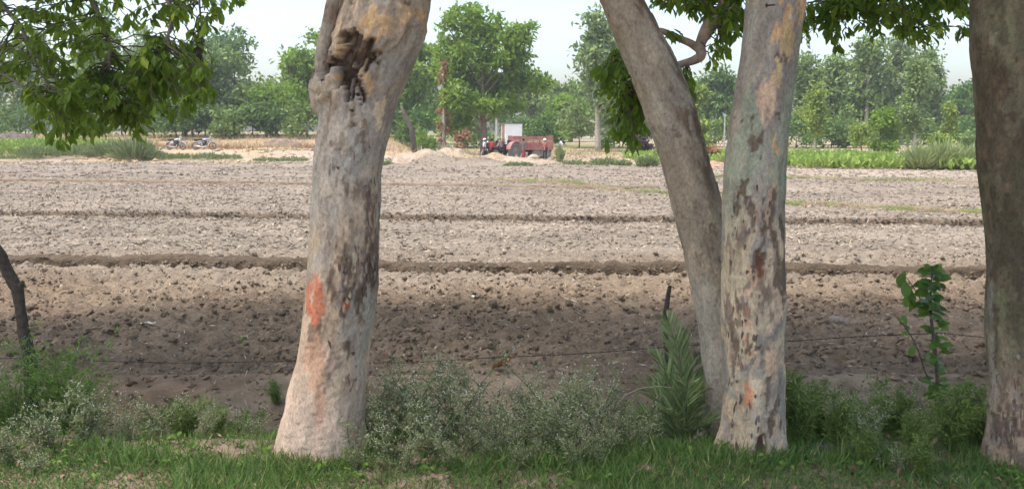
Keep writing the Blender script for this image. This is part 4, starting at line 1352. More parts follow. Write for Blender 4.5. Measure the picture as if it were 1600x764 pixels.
# ------------------------------------------------------------------ field-edge growth
M_CROP = leafmat('crop_leaf', (.14, .22, .035), (.27, .36, .07), .30)
M_REED = leafmat('reed_leaf', (.16, .21, .07), (.30, .34, .14), .25)
M_DRYG = leafmat('dry_grass', (.27, .21, .10), (.46, .37, .20), .15)
M_WEEDF = leafmat('field_weed_leaf', (.11, .15, .05), (.21, .25, .10), .2)
def blades(name, x, y, L, w, lm, label, cat, rng, lean=.35, z=None, kind='stuff', parent=None):
    n = len(x)
    P = np.stack([x, y, zg(x, y) - .02 if z is None else z], 1)
    D = rng.normal(0, lean, (n, 3)); D[:, 2] = 1
    V, F, k = leaf_card(P, D, rdir(n, rng), L, w)
    o = obj(name, np_mesh(name, V, F, lm, {'tint': np.repeat(np.clip(rng.normal(.5, .25, n), 0, 1), k)}), parent)
    if label: tag(o, label, cat)
    if kind: o['kind'] = kind
    return o
rng = np.random.default_rng(123)
# leafy crop right and left (one mass)
def crop(n, x0, x1, y0, y1, h, label, shear=0.0):
    x = rng.uniform(x0, x1, n); y = rng.uniform(y0, y1, n) + (x - x0) * shear
    zz = zg(x, y) + rng.uniform(0, h * .55, n)
    o = blades('leafy_crop', x, y, rng.uniform(.3, .6, n) * h * 1.2, rng.uniform(.12, .32, n), M_CROP, label, 'crop', rng, .75, zz)
crop(9000, 17.2, 26.5, 57.5, 80, .85, 'bright green leafy crop strip behind the field on the right', -.35)
crop(2500, 12, 17.5, 60, 80, .8, 'bright green leafy crop beside the upright orange-marked trunk')
crop(1800, 9.2, 12.6, 68, 80, .7, 'small patch of green crop behind the leaning trunk')
crop(7000, -46, -33.5, 72, 84, .9, 'bright green crop at the left edge under the hanging boughs')
# dry grass strips
n = 8000
x = rng.uniform(-62, -9, n); y = 84 + 26 * rng.random(n)
blades('dry_grass', x, y, rng.uniform(.2, .6, n), rng.uniform(.03, .07, n), M_DRYG, 'straw-coloured dry grass beyond the motorbikes', 'grass', rng, .45)
n = 6000
x = rng.uniform(-10, 32, n); y = 78 + 30 * rng.random(n)
blades('dry_grass', x, y, rng.uniform(.15, .5, n), rng.uniform(.03, .07, n), M_DRYG, 'short dry grass behind the tractor and trailer', 'grass', rng, .6)
n = 5000
x = rng.uniform(-36, -9, n); y = rng.uniform(77, 86, n)
kk = fbm(xy3(x * .3, y * .4), 3, 18) > .47
blades('dry_scrub', x[kk], y[kk], rng.uniform(.15, .6, kk.sum()), rng.uniform(.03, .08, kk.sum()), M_DEAD, 'brown dry scrub on the bank behind the motorbikes', 'scrub', rng, .9)
n = 2500
x = rng.uniform(-11, 9, n); y = rng.uniform(62, 76, n)
kk = fbm(xy3(x * .4, y * .3), 3, 17) > .5
x, y = x[kk], y[kk]
blades('dry_grass', x, y, rng.uniform(.1, .3, len(x)), rng.uniform(.02, .05, len(x)), M_DRYG, 'straw litter on the heaps in front of the tractor', 'straw', rng, 1.2)
# grass on the narrow green bunds
for pts, nm in ((GB, 'short grass along the nearer slanting bund'), (GB2, 'short grass along the farther right bund')):
    A_ = np.array(pts); n = 2200
    s = rng.uniform(0, len(A_) - 1, n)
    x = np.interp(s, np.arange(len(A_)), A_[:, 0]); y = np.interp(s, np.arange(len(A_)), A_[:, 1]) + rng.normal(0, .16, n)
    kk = fbm(xy3(x * .7, y * 0), 2, 19) > .40
    blades('bund_grass', x[kk], y[kk], rng.uniform(.06, .2, kk.sum()), rng.uniform(.015, .03, kk.sum()), M_REED, nm, 'grass', rng, .7, zg(x[kk], y[kk]) + .06)
# weed clumps along the field edge: one clump each
def clump_mesh(seed, h, w, n, lm):
    g = np.random.default_rng(seed)
    a = g.uniform(0, 6.28, n); r = np.sqrt(g.random(n)) * w * .5
    x, y = r * np.cos(a), r * np.sin(a)
    z = g.uniform(0, h * .55, n) * (1 - (r / (w * .5)) ** 2 * .7)
    D = np.stack([x / w * (1.2 if w > .6 else .25), y / w * (1.2 if w > .6 else .25), np.full(n, 1.0)], 1) + g.normal(0, .4 if w > .6 else .15, (n, 3))
    V, F, k = leaf_card(np.stack([x, y, z - .03], 1), D, rdir(n, g), h * g.uniform(.2, .65, n) * (.45 + 1.1 * fbm(xy3(x * 2.3 + seed, y * 2.3), 2, seed)), g.uniform(.04, .09, n))
    return np_mesh('foliage', V, F, lm, {'tint': np.repeat(np.clip(g.normal(.5, .25, n), 0, 1), k)})
CL = [(60, 238, 72, 60, 1.0), (115, 240, 72, 60, 1.1), (165, 246, 72, 40, 1.4), (205, 250, 71, 55, 2.0), (245, 248, 71, 40, .7), (285, 246, 71, 44, .6), (322, 250, 71, 40, .6), (356, 252, 71, 40, .5), (30, 248, 71, 70, .5),
      (415, 252, 70, 40, .4), (455, 254, 70, 44, .45), (800, 268, 62, 26, .35), (822, 268, 62, 20, .35), (875, 258, 67, 9, 1.35), (900, 264, 64, 40, .4), (945, 268, 63, 40, .65), (1012, 272, 61, 28, .95), (975, 270, 62, 24, .5),
      (605, 264, 64, 20, .5), (690, 216, 88, 40, .8), (1440, 268, 56, 36, 1.7), (1468, 268, 56, 32, 1.9), (1498, 268, 56, 40, 1.8), (1530, 268, 56, 36, 1.8), (1424, 262, 58, 24, 1.3)]
CLAB = ['weed clump at the left field edge beside the crop', 'weed clump under the lowest hanging bough', 'weed clump right of the lowest bough tip', 'tallest dark weed clump left of the motorbikes', 'weed clump in front of the left motorbike',
        'weed clump between the two motorbikes', 'weed clump under the right motorbike', 'low weed clump right of the motorbikes', 'low weeds at the far left field corner', 'low weeds at the track edge left of the burled trunk',
        'low weeds closest to the burled trunk on the left', 'small green tuft in front of the tractor', 'small green tuft right of the one before the tractor', 'upright yellow-green plant in front of the person in white shirt',
        'low weeds right of the upright yellow-green plant', 'grey-green weed clump left of the leaning trunk', 'tall weed clump touching the leaning trunk', 'low weed clump second left of the leaning trunk',
        'small green tuft right of the burled trunk', 'weed clump below the dead brown tree', 'reed clump at the left of the right-hand reeds', 'tallest reed clump on the right behind the field', 'reed clump below the bright leafy bush',
        'reed clump touching the right-edge trunk', 'reed clump at the end of the crop']
for i, ((px, py, D, wp, h), lb) in enumerate(zip(CL, CLAB)):
    x = at(px, 205, D)[0]
    nm = 'reed_clump' if i >= 20 else 'weed_clump'
    t = thing(nm, lb, 'weeds' if i < 20 else 'reeds', (x, D, zg1(x, D)), 0, 'weed clumps along the field edge' if i < 20 else 'reeds on the right')
    obj('foliage', clump_mesh(700 + i, h, wp / FPX * D, int(260 + 520 * h * wp / 40), M_REED if i == 13 else (M_REED if i >= 20 else M_WEEDF)), t)
# brown brush heap and clods heap
def heap(name, label, cat, px, py, D, wm, hm, colour, seed, sticks=60):
    g = np.random.default_rng(seed)
    x = at(px, 205, D)[0]; z = zg1(x, D)
    t = thing(name, label, cat, (x, D, z))
    nu, nv = 40, 24
    U, Vv = np.meshgrid(np.linspace(-1, 1, nu), np.linspace(-1, 1, nv))
    e = np.clip(1 - (U ** 2 + Vv ** 2), 0, 1)
    Xl, Yl = U * wm / 2, Vv * wm * .3
    Zl = hm * e ** .7 * (.5 + fbm(xy3(Xl * 1.8 + seed, Yl * 1.8), 3, seed).reshape(U.shape)) - .06
    Zl += zg(Xl + x, Yl + D) - z
    P = np.stack([Xl.ravel(), Yl.ravel(), Zl.ravel()], 1)
    c = np.array(colour)[None] * (.6 + .8 * fbm(P * 3, 3, seed + 1))[:, None]
    obj('heap', np_mesh('heap', P, grid_faces(nu, nv), M_BUND, {'col': c}), t)
    if sticks:
        idx = g.integers(0, len(P), sticks)
        idx = idx[e.ravel()[idx] > .15]
        V, F, k = leaf_card(P[idx], rdir(len(idx), g, (0, 0, .3)), rdir(len(idx), g), g.uniform(.3, .9, len(idx)), .05)
        cc = np.repeat(np.array(colour)[None] * g.uniform(.5, 1.7, (len(idx), 1)), k, 0)
        obj('sticks', np_mesh('sticks', V, F, M_STRAW, {'col': cc}), t)['kind'] = 'stuff'
heap('brush_heap', 'low heap of brown brushwood left of the burled trunk', 'brushwood', 440, 226, 88, 4.4, .8, (.20, .15, .115), 31)
heap('brush_heap', 'dark brushwood heap at the left edge above the crop', 'brushwood', 25, 208, 96, 5.5, .9, (.13, .10, .085), 32)
heap('earth_heap', 'low pale earth heap right of the burled trunk', 'earth heap', 655, 262, 66, 4.5, .75, (.34, .27, .20), 33, 30)
heap('earth_heap', 'straw-covered earth heap in front of the red-shirted person', 'earth heap', 735, 258, 68, 5.0, .6, (.33, .25, .16), 34, 60)
heap('earth_heap', 'pale earth heap below the trailer', 'earth heap', 835, 260, 67, 4.5, .3, (.34, .27, .20), 35, 30)
heap('earth_heap', 'straw heap beside the burled trunk on the right', 'straw heap', 630, 236, 78, 4.0, .7, (.34, .25, .15), 36, 80)
heap('earth_heap', 'long pale earth heap left of the standing people', 'earth heap', 700, 256, 70, 4.2, .7, (.33, .265, .195), 39, 40)
heap('earth_heap', 'low earth heap closest to the burled trunk on the right', 'earth heap', 618, 256, 71, 3.4, .6, (.33, .26, .18), 40, 40)
heap('earth_heap', 'reddish earth bank under the reeds on the right', 'earth heap', 1475, 272, 57, 5.2, .35, (.36, .24, .165), 37, 30)
heap('earth_heap', 'rusty rubble heap between leaning and upright trunks', 'earth heap', 1118, 262, 60, 2.4, .4, (.33, .225, .155), 38, 20)
# ------------------------------------------------------------------ foreground plants
M_GRASS = leafmat('grass_blade', (.055, .115, .022), (.14, .23, .055), .3, .6, (.34, .32, .13))
M_PARTH = leafmat('weed_leaf', (.13, .155, .06), (.32, .335, .17), .25, .7)
M_FERN = leafmat('feathery_leaf', (.075, .125, .024), (.22, .29, .07), .3, .7)
M_FERN2 = leafmat('bright_feathery_leaf', (.08, .155, .022), (.19, .30, .055), .3, .7)
M_STEM = plain('weed_stem', (.14, .17, .08), .8, .2, 30)
M_FLOWER = plain('white_floret', (.62, .60, .48), .7, .15, 50)
M_PALM = leafmat('palm_leaflet', (.10, .15, .05), (.24, .30, .12), .25, .45)
M_SAP = leafmat('sapling_leaf', (.045, .10, .018), (.13, .23, .04), .35, .4)
M_LITTER = leafmat('dead_leaf', (.09, .045, .028), (.30, .19, .11), .05)
rng = np.random.default_rng(321)
n = 64000
x = rng.uniform(-7.5, 7.5, n); y = 5.6 + 1.5 * rng.random(n)
d_ = fbm(xy3(x * 1.9, y * 2.2), 3, 81)
ye = 6.64 + .1 * np.sin(x * 1.3) + (d_ - .5) * .6
k = (rng.random(n) < sstep(.12, .36, d_) + .75) & (y < ye)
x, y, d_ = x[k], y[k], d_[k]
tall = .5 + .9 * sstep(.4, .65, fbm(xy3(x * 1.1 + 9, y * 1.5), 3, 82))
blades('verge_grass', x, y, rng.uniform(.05, .15, len(x)) * tall, rng.uniform(.005, .011, len(x)), M_GRASS, 'short green grass covering the verge along the bottom', 'grass', rng, .75, zg(x, y) + (fbm(xy3(x * 5, y * 5), 3, 43) - .5) * .05 - .012)
n = 17000
x = rng.uniform(-7, 7, n); y = rng.uniform(6.5, 7.45, n)
k = fbm(xy3(x * 1.6 + 5, y * 1.6), 3, 86) > .37
blades('ditch_grass', x[k], y[k], rng.uniform(.05, .13, k.sum()), rng.uniform(.005, .011, k.sum()), M_GRASS, 'ragged grass along the near lip of the ditch', 'grass', rng, .8)
n = 3500
x = rng.uniform(-7, 7, n); y = rng.uniform(6.9, 10.0, n)
k = fbm(xy3(x * 1.2 + 3, y * 1.2), 3, 83) > .53
blades('ditch_grass', x[k], y[k], rng.uniform(.05, .18, k.sum()), rng.uniform(.004, .009, k.sum()), M_GRASS, 'thin grass tufts in the ditch', 'grass', rng, .6)
n = 9000
x = rng.uniform(-6, 6, n); y = rng.uniform(5.7, 6.45, n)
blades('verge_grass', x, y, rng.uniform(.04, .12, n), rng.uniform(.004, .009, n), M_GRASS, 'low creeping grass nearest the road at the bottom edge', 'grass', rng, 1.0, zg(x, y) + (fbm(xy3(x * 5, y * 5), 3, 43) - .5) * .05 - .008)
# taller grass crowding the trunk bases
for (bx, by, br, wh) in ((at(505, 713, Y1)[0], Y1, .40, 'burled trunk'), (at(1168, 717, Y3)[0], Y3, .30, 'upright orange-marked trunk'), (at(1608, 737, Y4)[0], Y4, .38, 'right-edge trunk')):
    n = 1100
    a_ = rng.uniform(0, 6.28, n); r_ = br + np.abs(rng.normal(0, .09, n))
    gx, gy = bx + r_ * np.cos(a_), by + r_ * np.sin(a_) * .9
    blades('base_grass', gx, gy, rng.uniform(.04, .17, n), rng.uniform(.004, .010, n), M_GRASS, 'grass tufts crowding the foot of the ' + wh, 'grass', rng, .6)
# small broad-leaved seedlings between the grass
n = 1400
x = rng.uniform(-7, 7, n); y = rng.uniform(5.5, 7.0, n)
k = fbm(xy3(x * 1.5 + 7, y * 1.8), 3, 87) > .47
x, y = x[k], y[k]
P_, D_, L_ = [], [], []
for a, b in zip(x, y):
    z_ = zg1(a, b); h_ = rng.uniform(.02, .10)
    for q in range(rng.integers(3, 7)):
        an = rng.uniform(0, 6.28)
        P_.append((a, b, z_ + h_ * rng.uniform(.3, 1))); D_.append((math.cos(an), math.sin(an), rng.uniform(-.1, .7))); L_.append(rng.uniform(.02, .06))
L_ = np.array(L_)
V, F, kk = leaf_fine(P_, D_, rdir(len(L_), rng, (0, 0, 2.0)), L_, L_ * .55, .15, .1)
o = obj('verge_seedlings', np_mesh('verge_seedlings', V, F, M_FERN2, {'tint': np.repeat(rng.random(len(L_)) * .8, kk)}))
tag(o, 'little broad-leaved seedlings among the verge grass', 'seedlings', kind='stuff')
# dead leaves
n = 2600
x = np.concatenate([rng.uniform(-7, 7, n), rng.normal(-3.7, .45, 500), rng.normal(5.1, .5, 300)]); y = np.concatenate([rng.uniform(5.6, 9.6, n), rng.normal(8.2, .35, 500), rng.normal(6.3, .25, 300)])
P = np.stack([x, y, zg(x, y) + .025], 1)
V, F, kk = leaf_fine(P, rdir(len(x), rng, (0, 0, .1)), rdir(len(x), rng, (0, 0, 1.6)), rng.uniform(.03, .08, len(x)), rng.uniform(.015, .035, len(x)), .3, .3)
o = obj('leaf_litter', np_mesh('leaf_litter', V, F, M_LITTER, {'tint': np.repeat(rng.random(len(x)), kk)}))
tag(o, 'brown dead leaves lying in the ditch and on the verge', 'dead leaves', kind='stuff')

def weed_meshes(seed, h, spread, nst, leafmat_, flowers=True, fine=1.0, dens=1.0):
    g = np.random.default_rng(seed)
    st, P, D, LL, FP = [], [], [], [], []
    for s in range(nst):
        a = g.uniform(0, 6.28); lean = g.uniform(.1, 1.0) * spread
        hh = h * g.uniform(.35, 1.08)
        t = np.linspace(0, 1, 8)[:, None]
        end = np.array([math.cos(a) * lean, math.sin(a) * lean, hh])
        mid = np.array([math.cos(a) * lean * .25, math.sin(a) * lean * .25, hh * .55])
        L = 2 * t * (1 - t) * mid + t ** 2 * end
        L[:, :2] += g.normal(0, .008, (8, 2)); L[0, 2] = -.04
        st.append(tube(L, np.linspace(.0055, .002, 8), 4, False))
        tips = [L[-1]]
        for q in range(g.integers(5, 9)):
            i = g.integers(2, 7)
            b = L[i]
            aa = g.uniform(0, 6.28); ln = h * g.uniform(.12, .30)
            e = b + np.array([math.cos(aa) * ln * .7, math.sin(aa) * ln * .7, ln * g.uniform(.5, 1.0)])
            m_ = (b + e) / 2 + np.array([0, 0, -.02])
            tt = np.linspace(0, 1, 4)[:, None]
            br = (1 - tt) ** 2 * b + 2 * tt * (1 - tt) * m_ + tt ** 2 * e
            st.append(tube(br, np.linspace(.0028, .0012, 4), 3, False))
            tips.append(e)
            for w in br[1:]:
                for _ in range(int(5 * dens)):
                    P.append(w + g.normal(0, .012, 3)); D.append(g.normal(0, 1, 3) + np.array([0, 0, .4])); LL.append(g.uniform(.02, .05) * fine)
        for i in range(1, 7):
            for _ in range(int(8 * dens)):
                dirn = np.append(g.normal(0, 1, 2), g.uniform(-.1, .9)); dirn /= np.linalg.norm(dirn)
                # a divided leaf: small lobes along a rachis
                ln = h * g.uniform(.08, .2) * fine
                for w in np.linspace(.2, 1, 5):
                    P.append(L[i] + dirn * ln * w + np.array([0, 0, -.25 * ln * w * w])); D.append(dirn * .6 + g.normal(0, .7, 3)); LL.append(g.uniform(.018, .042) * fine)
        if flowers:
            for tp in tips:
                for _ in range(g.integers(1, 5)):
                    FP.append(tp + g.normal(0, .016, 3) + np.array([0, 0, .01]))
    V, F = merge(st)
    stem = np_mesh('stems', V, F, M_STEM)
    P = np.array(P); LL = np.array(LL)
    P[:, 2] = np.maximum(P[:, 2], .01)
    V, F, k = leaf_card(P, np.array(D), rdir(len(P), g, (0, 0, .8)), LL * 1.15, LL * .3)
    fol = np_mesh('foliage', V, F, leafmat_, {'tint': np.repeat(np.clip(g.normal(.5, .28, len(P)), 0, 1), k)})
    fl = None
    if flowers:
        FP = np.array(FP)
        oc = np.array([(1, 0, 0), (-1, 0, 0), (0, 1, 0), (0, -1, 0), (0, 0, .7), (0, 0, -.7)])
        of = np.array([(0, 2, 4), (2, 1, 4), (1, 3, 4), (3, 0, 4), (2, 0, 5), (1, 2, 5), (3, 1, 5), (0, 3, 5)])
        V = (FP[:, None] + oc[None] * g.uniform(.0035, .0075, (len(FP), 1, 1))).reshape(-1, 3)
        F = (of[None] + (np.arange(len(FP)) * 6)[:, None, None]).reshape(-1, 3)
        fl = np_mesh('florets', V, F, M_FLOWER)
    return stem, fol, fl
WM = {}
def weed(var, label, x, y, rz, sc, name, group, cat='weed'):
    t = thing(name, label, cat, (x, y, zg1(x, y)), rz, group)
    t.scale = (sc, sc, sc)
    stem, fol, fl = WM[var]
    obj('stems', stem, t); obj('foliage', fol, t)
    if fl: obj('florets', fl, t)['kind'] = 'stuff'
    return t
for k in range(4): WM['p%d' % k] = weed_meshes(810 + k, .58, .55, 7, M_PARTH, True, 1.0, .55)
for k in range(3): WM['f%d' % k] = weed_meshes(820 + k, .50, .34, 9, M_FERN, False, 1.1, 1.2)
WM['s0'] = weed_meshes(830, 1.15, .62, 16, M_FERN2, False, 1.1, 1.7)
WM['l0'] = weed_meshes(831, .42, .26, 8, M_PARTH, True, .9, .5)
WM['l1'] = weed_meshes(832, .40, .26, 8, M_PARTH, True, .9, .6)
g = np.random.default_rng(5)
def wx(px, Y): return (px - 800) / FPX * (Y * CP + .3)
k = 0
ORD = 'first second third fourth fifth sixth seventh eighth ninth tenth eleventh twelfth thirteenth fourteenth fifteenth sixteenth seventeenth eighteenth nineteenth twentieth'.split()
def row(lst, var, nm, label, grp):
    global k
    for j, (px, Y, sc) in enumerate(sorted(lst)):
        Y -= .22
        mixv = var if not (grp == 'feathery weeds on the right' and j % 3 == 1) else 'p'
        weed(mixv + str(k % (4 if mixv == 'p' else 3)), label % ORD[j], wx(px, Y), Y, g.uniform(0, 6.28), sc * (1 if var == 'p' else g.uniform(.6, 1.2)), nm, grp)
        k += 1
row([(548, 6.95, .62), (578, 7.25, .85), (612, 6.9, .8), (640, 7.3, 1.1), (680, 6.95, .95), (708, 7.35, 1.2), (738, 7.05, .75), (655, 7.75, 1.3), (596, 7.6, 1.1), (700, 6.7, .6), (635, 6.65, .55), (760, 6.9, .5), (560, 6.7, .45), (725, 7.6, .9)], 'p', 'flowering_weed',
    '%s grey-green white-flowered weed counting right from the burled trunk', 'flowering weeds right of the burled trunk')
row([(798, 7.05, .7), (822, 7.4, 1.1), (850, 6.95, .9), (878, 7.35, 1.2), (908, 7.0, .95), (932, 7.3, 1.05), (958, 7.0, .65), (856, 7.75, 1.3), (805, 6.7, .5), (895, 6.7, .6), (775, 7.0, .4), (930, 6.75, .5), (985, 7.1, .55)], 'p', 'flowering_weed',
    '%s white-flowered weed from the left in the clump beside the palm', 'flowering weeds left of the palm')
row([(1245, 7.3, .95), (1275, 7.7, 1.1), (1305, 7.2, 1.0), (1335, 7.7, 1.1), (1365, 7.1, .95), (1395, 7.6, 1.05), (1425, 7.0, .9), (1450, 7.5, 1.0), (1480, 7.1, .95), (1510, 7.6, 1.05), (1530, 7.2, .9), (1260, 8.2, 1.1), (1320, 8.2, 1.1), (1380, 8.3, 1.1),
     (1400, 6.6, .75), (1440, 6.5, .7), (1350, 6.75, .6), (1520, 8.3, 1.0)],
    'f', 'feathery_weed', '%s green feathery weed counting right from the upright orange-marked trunk', 'feathery weeds on the right')
row([(985, 7.5, .7), (1020, 7.8, .8), (965, 7.9, .9)], 'f', 'feathery_weed', '%s low feathery weed from the left at the foot of the palm', 'feathery weeds by the palm')
for (px, Y, sc, v, lb) in ((75, 6.85, 1.0, 'l0', 'pale-flowered weed in front of the dark hollow, left of two'), (135, 6.95, 1.05, 'l1', 'pale-flowered weed in front of the dark hollow, right of two'), (15, 6.6, .7, 'l1', 'pale-flowered weed at the lower left corner'),
                           (60, 6.35, .55, 'l0', 'small pale-flowered weed at the bottom near the left corner'), (290, 7.5, .8, 'f1', 'small grey feathery weed on the bare bank left of the burled trunk'), (340, 7.3, .6, 'f0', 'tiny weed nearest the burled trunk on its left'),
                           (360, 8.9, .55, 'f2', 'small dark weed at the top of the bare bank'), (430, 9.6, .5, 'f0', 'small dark weed at the field edge left of the burled trunk'), (230, 8.9, .7, 'f1', 'weed under the wire right of the left shrub'), (265, 9.3, .5, 'f2', 'tiny weed under the wire at the field edge'), (640, 9.4, .6, 'p1', 'single weed under the wire right of the burled trunk'), (380, 11.5, .3, 'f0', 'tiny green weed in the brown soil')):
    weed(v, lb, wx(px, Y), Y, g.uniform(0, 6), sc, 'small_weed', 'single small weeds')
for (px, Y, sc, lb) in ((95, 8.7, .95, 'bright green feathery shrub beside the crooked left post'), (20, 8.4, .85, 'bright green feathery shrub cut by the left edge'), (-60, 8.6, 1.0, 'feathery shrub beyond the left edge'), (140, 9.0, .55, 'low feathery shrub right of the left post')):
    weed('s0', lb, wx(px, Y), Y, g.uniform(0, 6), sc, 'feathery_shrub', 'feathery shrubs at the left', 'shrub')

row([(205, 7.3, .6), (250, 7.5, .8), (320, 7.3, .5), (395, 7.6, .6), (770, 7.5, .9), (985, 7.4, .9), (1010, 7.2, .6)], 'p', 'flowering_weed', '%s sparse weed from the left along the near ditch edge', 'sparse weeds along the ditch edge')
row([(175, 8.6, .55), (225, 8.3, .7), (275, 9.0, .5), (330, 8.7, .55), (385, 9.2, .6), (425, 8.5, .45), (620, 9.3, .5), (985, 8.9, .6)], 'f', 'bank_weed', '%s dark little weed from the left on the far bank of the ditch', 'weeds on the far bank of the ditch')
# ---- young date palm
def date_palm():
    Y = 7.25
    b = np.array([wx(1068, Y), Y, 0]); b[2] = zg1(b[0], Y)
    t = thing('date_palm', 'young date palm with stiff feathery fronds beside the upright trunk', 'palm', tuple(b))
    g = np.random.default_rng(44)
    tips = [(1043, 498, 0), (1052, 512, .15), (1058, 530, .25), (1085, 560, .3), (1110, 585, .35), (1122, 640, .3), (1022, 555, -.1), (1000, 600, .1), (978, 645, -.1), (1000, 650, .35), (1030, 590, .3), (1075, 600, -.3), (1110, 660, -.25), (1040, 640, -.35), (1060, 570, .5), (1095, 610, -.1)]
    for (px, py, dy) in tips:
        e = at(px, py, Y + dy) - b
        s = np.array([g.normal(0, .03), g.normal(0, .03), -.03])
        up = np.array([e[0] * .25, e[1] * .25, max(e[2], .3) * .75])
        tt = np.linspace(0, 1, 34)[:, None]
        L = (1 - tt) ** 2 * s + 2 * tt * (1 - tt) * up + tt ** 2 * e
        T = unit(np.gradient(L, axis=0))
        side = unit(np.cross(T, np.array([0, -.4, 1.0])))
        P, D, Nn, LL = [], [], [], []
        for i in range(4, 34):
            for sg in (-1, 1):
                for q in range(1):
                    P.append(L[i] + T[i] * g.uniform(-.01, .01))
                    D.append(side[i] * sg * g.uniform(.5, .8) + T[i] * g.uniform(.75, 1.1) + np.array([0, 0, .15]) + g.normal(0, .16, 3))
                    Nn.append(g.normal(0, 1, 3)); LL.append(.26 * math.sin(math.pi * (.15 + .75 * (i / 34))) * g.uniform(.8, 1.1))
        V, F, k = leaf_card(np.array(P), np.array(D), np.array(Nn), np.array(LL), .0165)
        m_ = obj('frond', np_mesh('frond', V, F, M_PALM, {'tint': np.repeat(np.clip(g.normal(.5, .25, len(P)), 0, 1), k)}), t)
        V2, F2 = merge([tube(L, np.linspace(.008, .002, 34), 5, False)])
        obj('rachis', np_mesh('rachis', V2, F2, M_STEM), m_)
    L = np.array([at(x, y, Y - .1) - b for x, y in ((1058, 700), (1010, 650), (968, 612), (990, 606), (1055, 606))][:0] + [at(x, y, Y - .1) - b for x, y in ((960, 640), (975, 618), (1000, 606), (1030, 603), (1055, 606))])
    tt = np.linspace(0, 4, 20)
    L = np.stack([np.interp(tt, range(5), L[:, i]) for i in range(3)], 1)
    V2, F2 = merge([tube(L, .0035, 5)])
    obj('dry_stalk', np_mesh('dry_stalk', V2, F2, plain('dry_stalk', (.36, .33, .2), .8)), t)
date_palm()

# ---- leafy sapling at the right
def sapling():
    Y = 8.9
    b = np.array([wx(1466, Y), Y, 0]); b[2] = zg1(b[0], Y)
    t = thing('sapling', 'dark broad-leaved sapling standing at the wire left of the right trunk', 'sapling', tuple(b))
    g = np.random.default_rng(66)
    main = np.array([(0, 0, -.05)] + [tuple(at(x, y, Y) - b) for x, y in ((1465, 600), (1462, 560), (1459, 530), (1455, 500), (1454, 470), (1455, 440), (1458, 418))])
    side = np.array([tuple(at(x, y, Y) - b) for x, y in ((1460, 610), (1445, 580), (1436, 550), (1424, 525), (1412, 508), (1400, 495))])
    side2 = np.array([tuple(at(x, y, Y) - b) for x, y in ((1454, 490), (1440, 470), (1425, 445), (1415, 432))])
    low = np.array([tuple(at(x, y, Y - .15) - b) for x, y in ((1466, 636), (1480, 615), (1500, 605), (1515, 604))])
    V, F = merge([tube(main, [.022, .018, .016, .015, .014, .011, .007, .004], 7), tube(side, np.linspace(.009, .003, 6), 5), tube(side2, np.linspace(.007, .003, 4), 5), tube(low, np.linspace(.006, .003, 4), 5)])
    obj('stem', np_mesh('stem', V, F, M_TWIG), t)
    P, D, LL = [], [], []
    def put(px, py, dx, dz, L, dy=None):
        P.append(at(px, py, Y + g.uniform(-.04, .04)) - b); D.append((dx, g.uniform(-.6, .3) if dy is None else dy, dz)); LL.append(L)
    for py in range(416, 492, 5):
        for s in (-1, 1):
            put(1455 + g.uniform(-3, 3), py + g.uniform(-3, 3), s * g.uniform(.6, 1), g.uniform(-.45, .3), g.uniform(.11, .185))
            if g.random() < .6: put(1455, py, s * g.uniform(.1, .6), g.uniform(-.4, .3), g.uniform(.12, .17), -1.0)
    for py in range(425, 470, 7):
        put(1418 + g.uniform(-6, 6), py, g.uniform(-.3, .3), -1, g.uniform(.12, .17))
    for (px, py) in ((1402, 495), (1410, 505), (1420, 518), (1408, 492), (1430, 540)):
        put(px, py, g.uniform(-.8, .4), g.uniform(-.6, .1), g.uniform(.07, .11))
    for py in range(496, 640, 5):
        put(1461 + g.uniform(-3, 6), py, g.choice([-1, 1]) * g.uniform(.4, 1), g.uniform(-.6, .3), g.uniform(.08, .15))
        put(1461 + g.uniform(-3, 6), py, g.choice([-1, 1]) * g.uniform(.2, .8), g.uniform(-.6, .3), g.uniform(.06, .12))
    for px in range(1478, 1520, 6):
        put(px, 606 + g.uniform(-6, 6), g.uniform(-.6, .8), g.uniform(-.5, .6), g.uniform(.07, .12))
    for i in range(len(P)):
        V, F, k = leaf_round([P[i]], [D[i]], [(g.normal(0, .3), -.6, 1)], [LL[i]], [LL[i] * g.uniform(.52, .66)])
        obj('leaf', np_mesh('leaf', V, F, M_SAP, {'tint': np.full(k, g.beta(2, 2.4))}), t)
sapling()

# ------------------------------------------------------------------ fence posts and barbed wire
M_POST = plain('weathered_dark_wood', (.085, .068, .056), .9, .4, 25, .1)
M_WIRE = plain('rusty_wire', (.07, .05, .04), .7, .3, 80)
YW = 9.35
def post(label, pts, rad, knobs=()):
    P = np.array([at(x, y, YW) for x, y in pts])
    P[-1, 2] = zg1(P[-1, 0], YW) - .1
    t = np.linspace(0, len(P) - 1, 60)
    Q = np.stack([np.interp(t, np.arange(len(P)), P[:, k]) for k in range(3)], 1)
    r = np.interp(t, np.arange(len(rad)), rad)
    V, F = tube(Q, r, 14)
    C_ = Q.repeat(14, 0)
    nn = fbm(V * np.array([22, 22, 7]), 3, 7)
    V = C_ + (V - C_) * (.75 + .5 * nn)[:, None]
    parts = [(V, F)]
    for (x, y, dx, dy) in knobs:
        a = at(x, y, YW); c = at(x + dx, y + dy, YW - .02)
        parts.append(tube([a, (a + c) / 2, c], [.045, .035, .018], 8))
    V, F = merge(parts)
    o = obj('fence_post', np_mesh('fence_post', V, F, M_POST))
    tag(o, label, 'fence post', 'rough wooden posts of the wire fence')
post('crooked dark branch post at the left edge', [(-12, 380), (0, 398), (14, 428), (27, 452), (31, 482), (38, 520), (46, 560), (48, 600), (48, 640)], [.05, .058, .056, .06, .052, .056, .062, .064, .066], [(28, 452, 8, -12)])
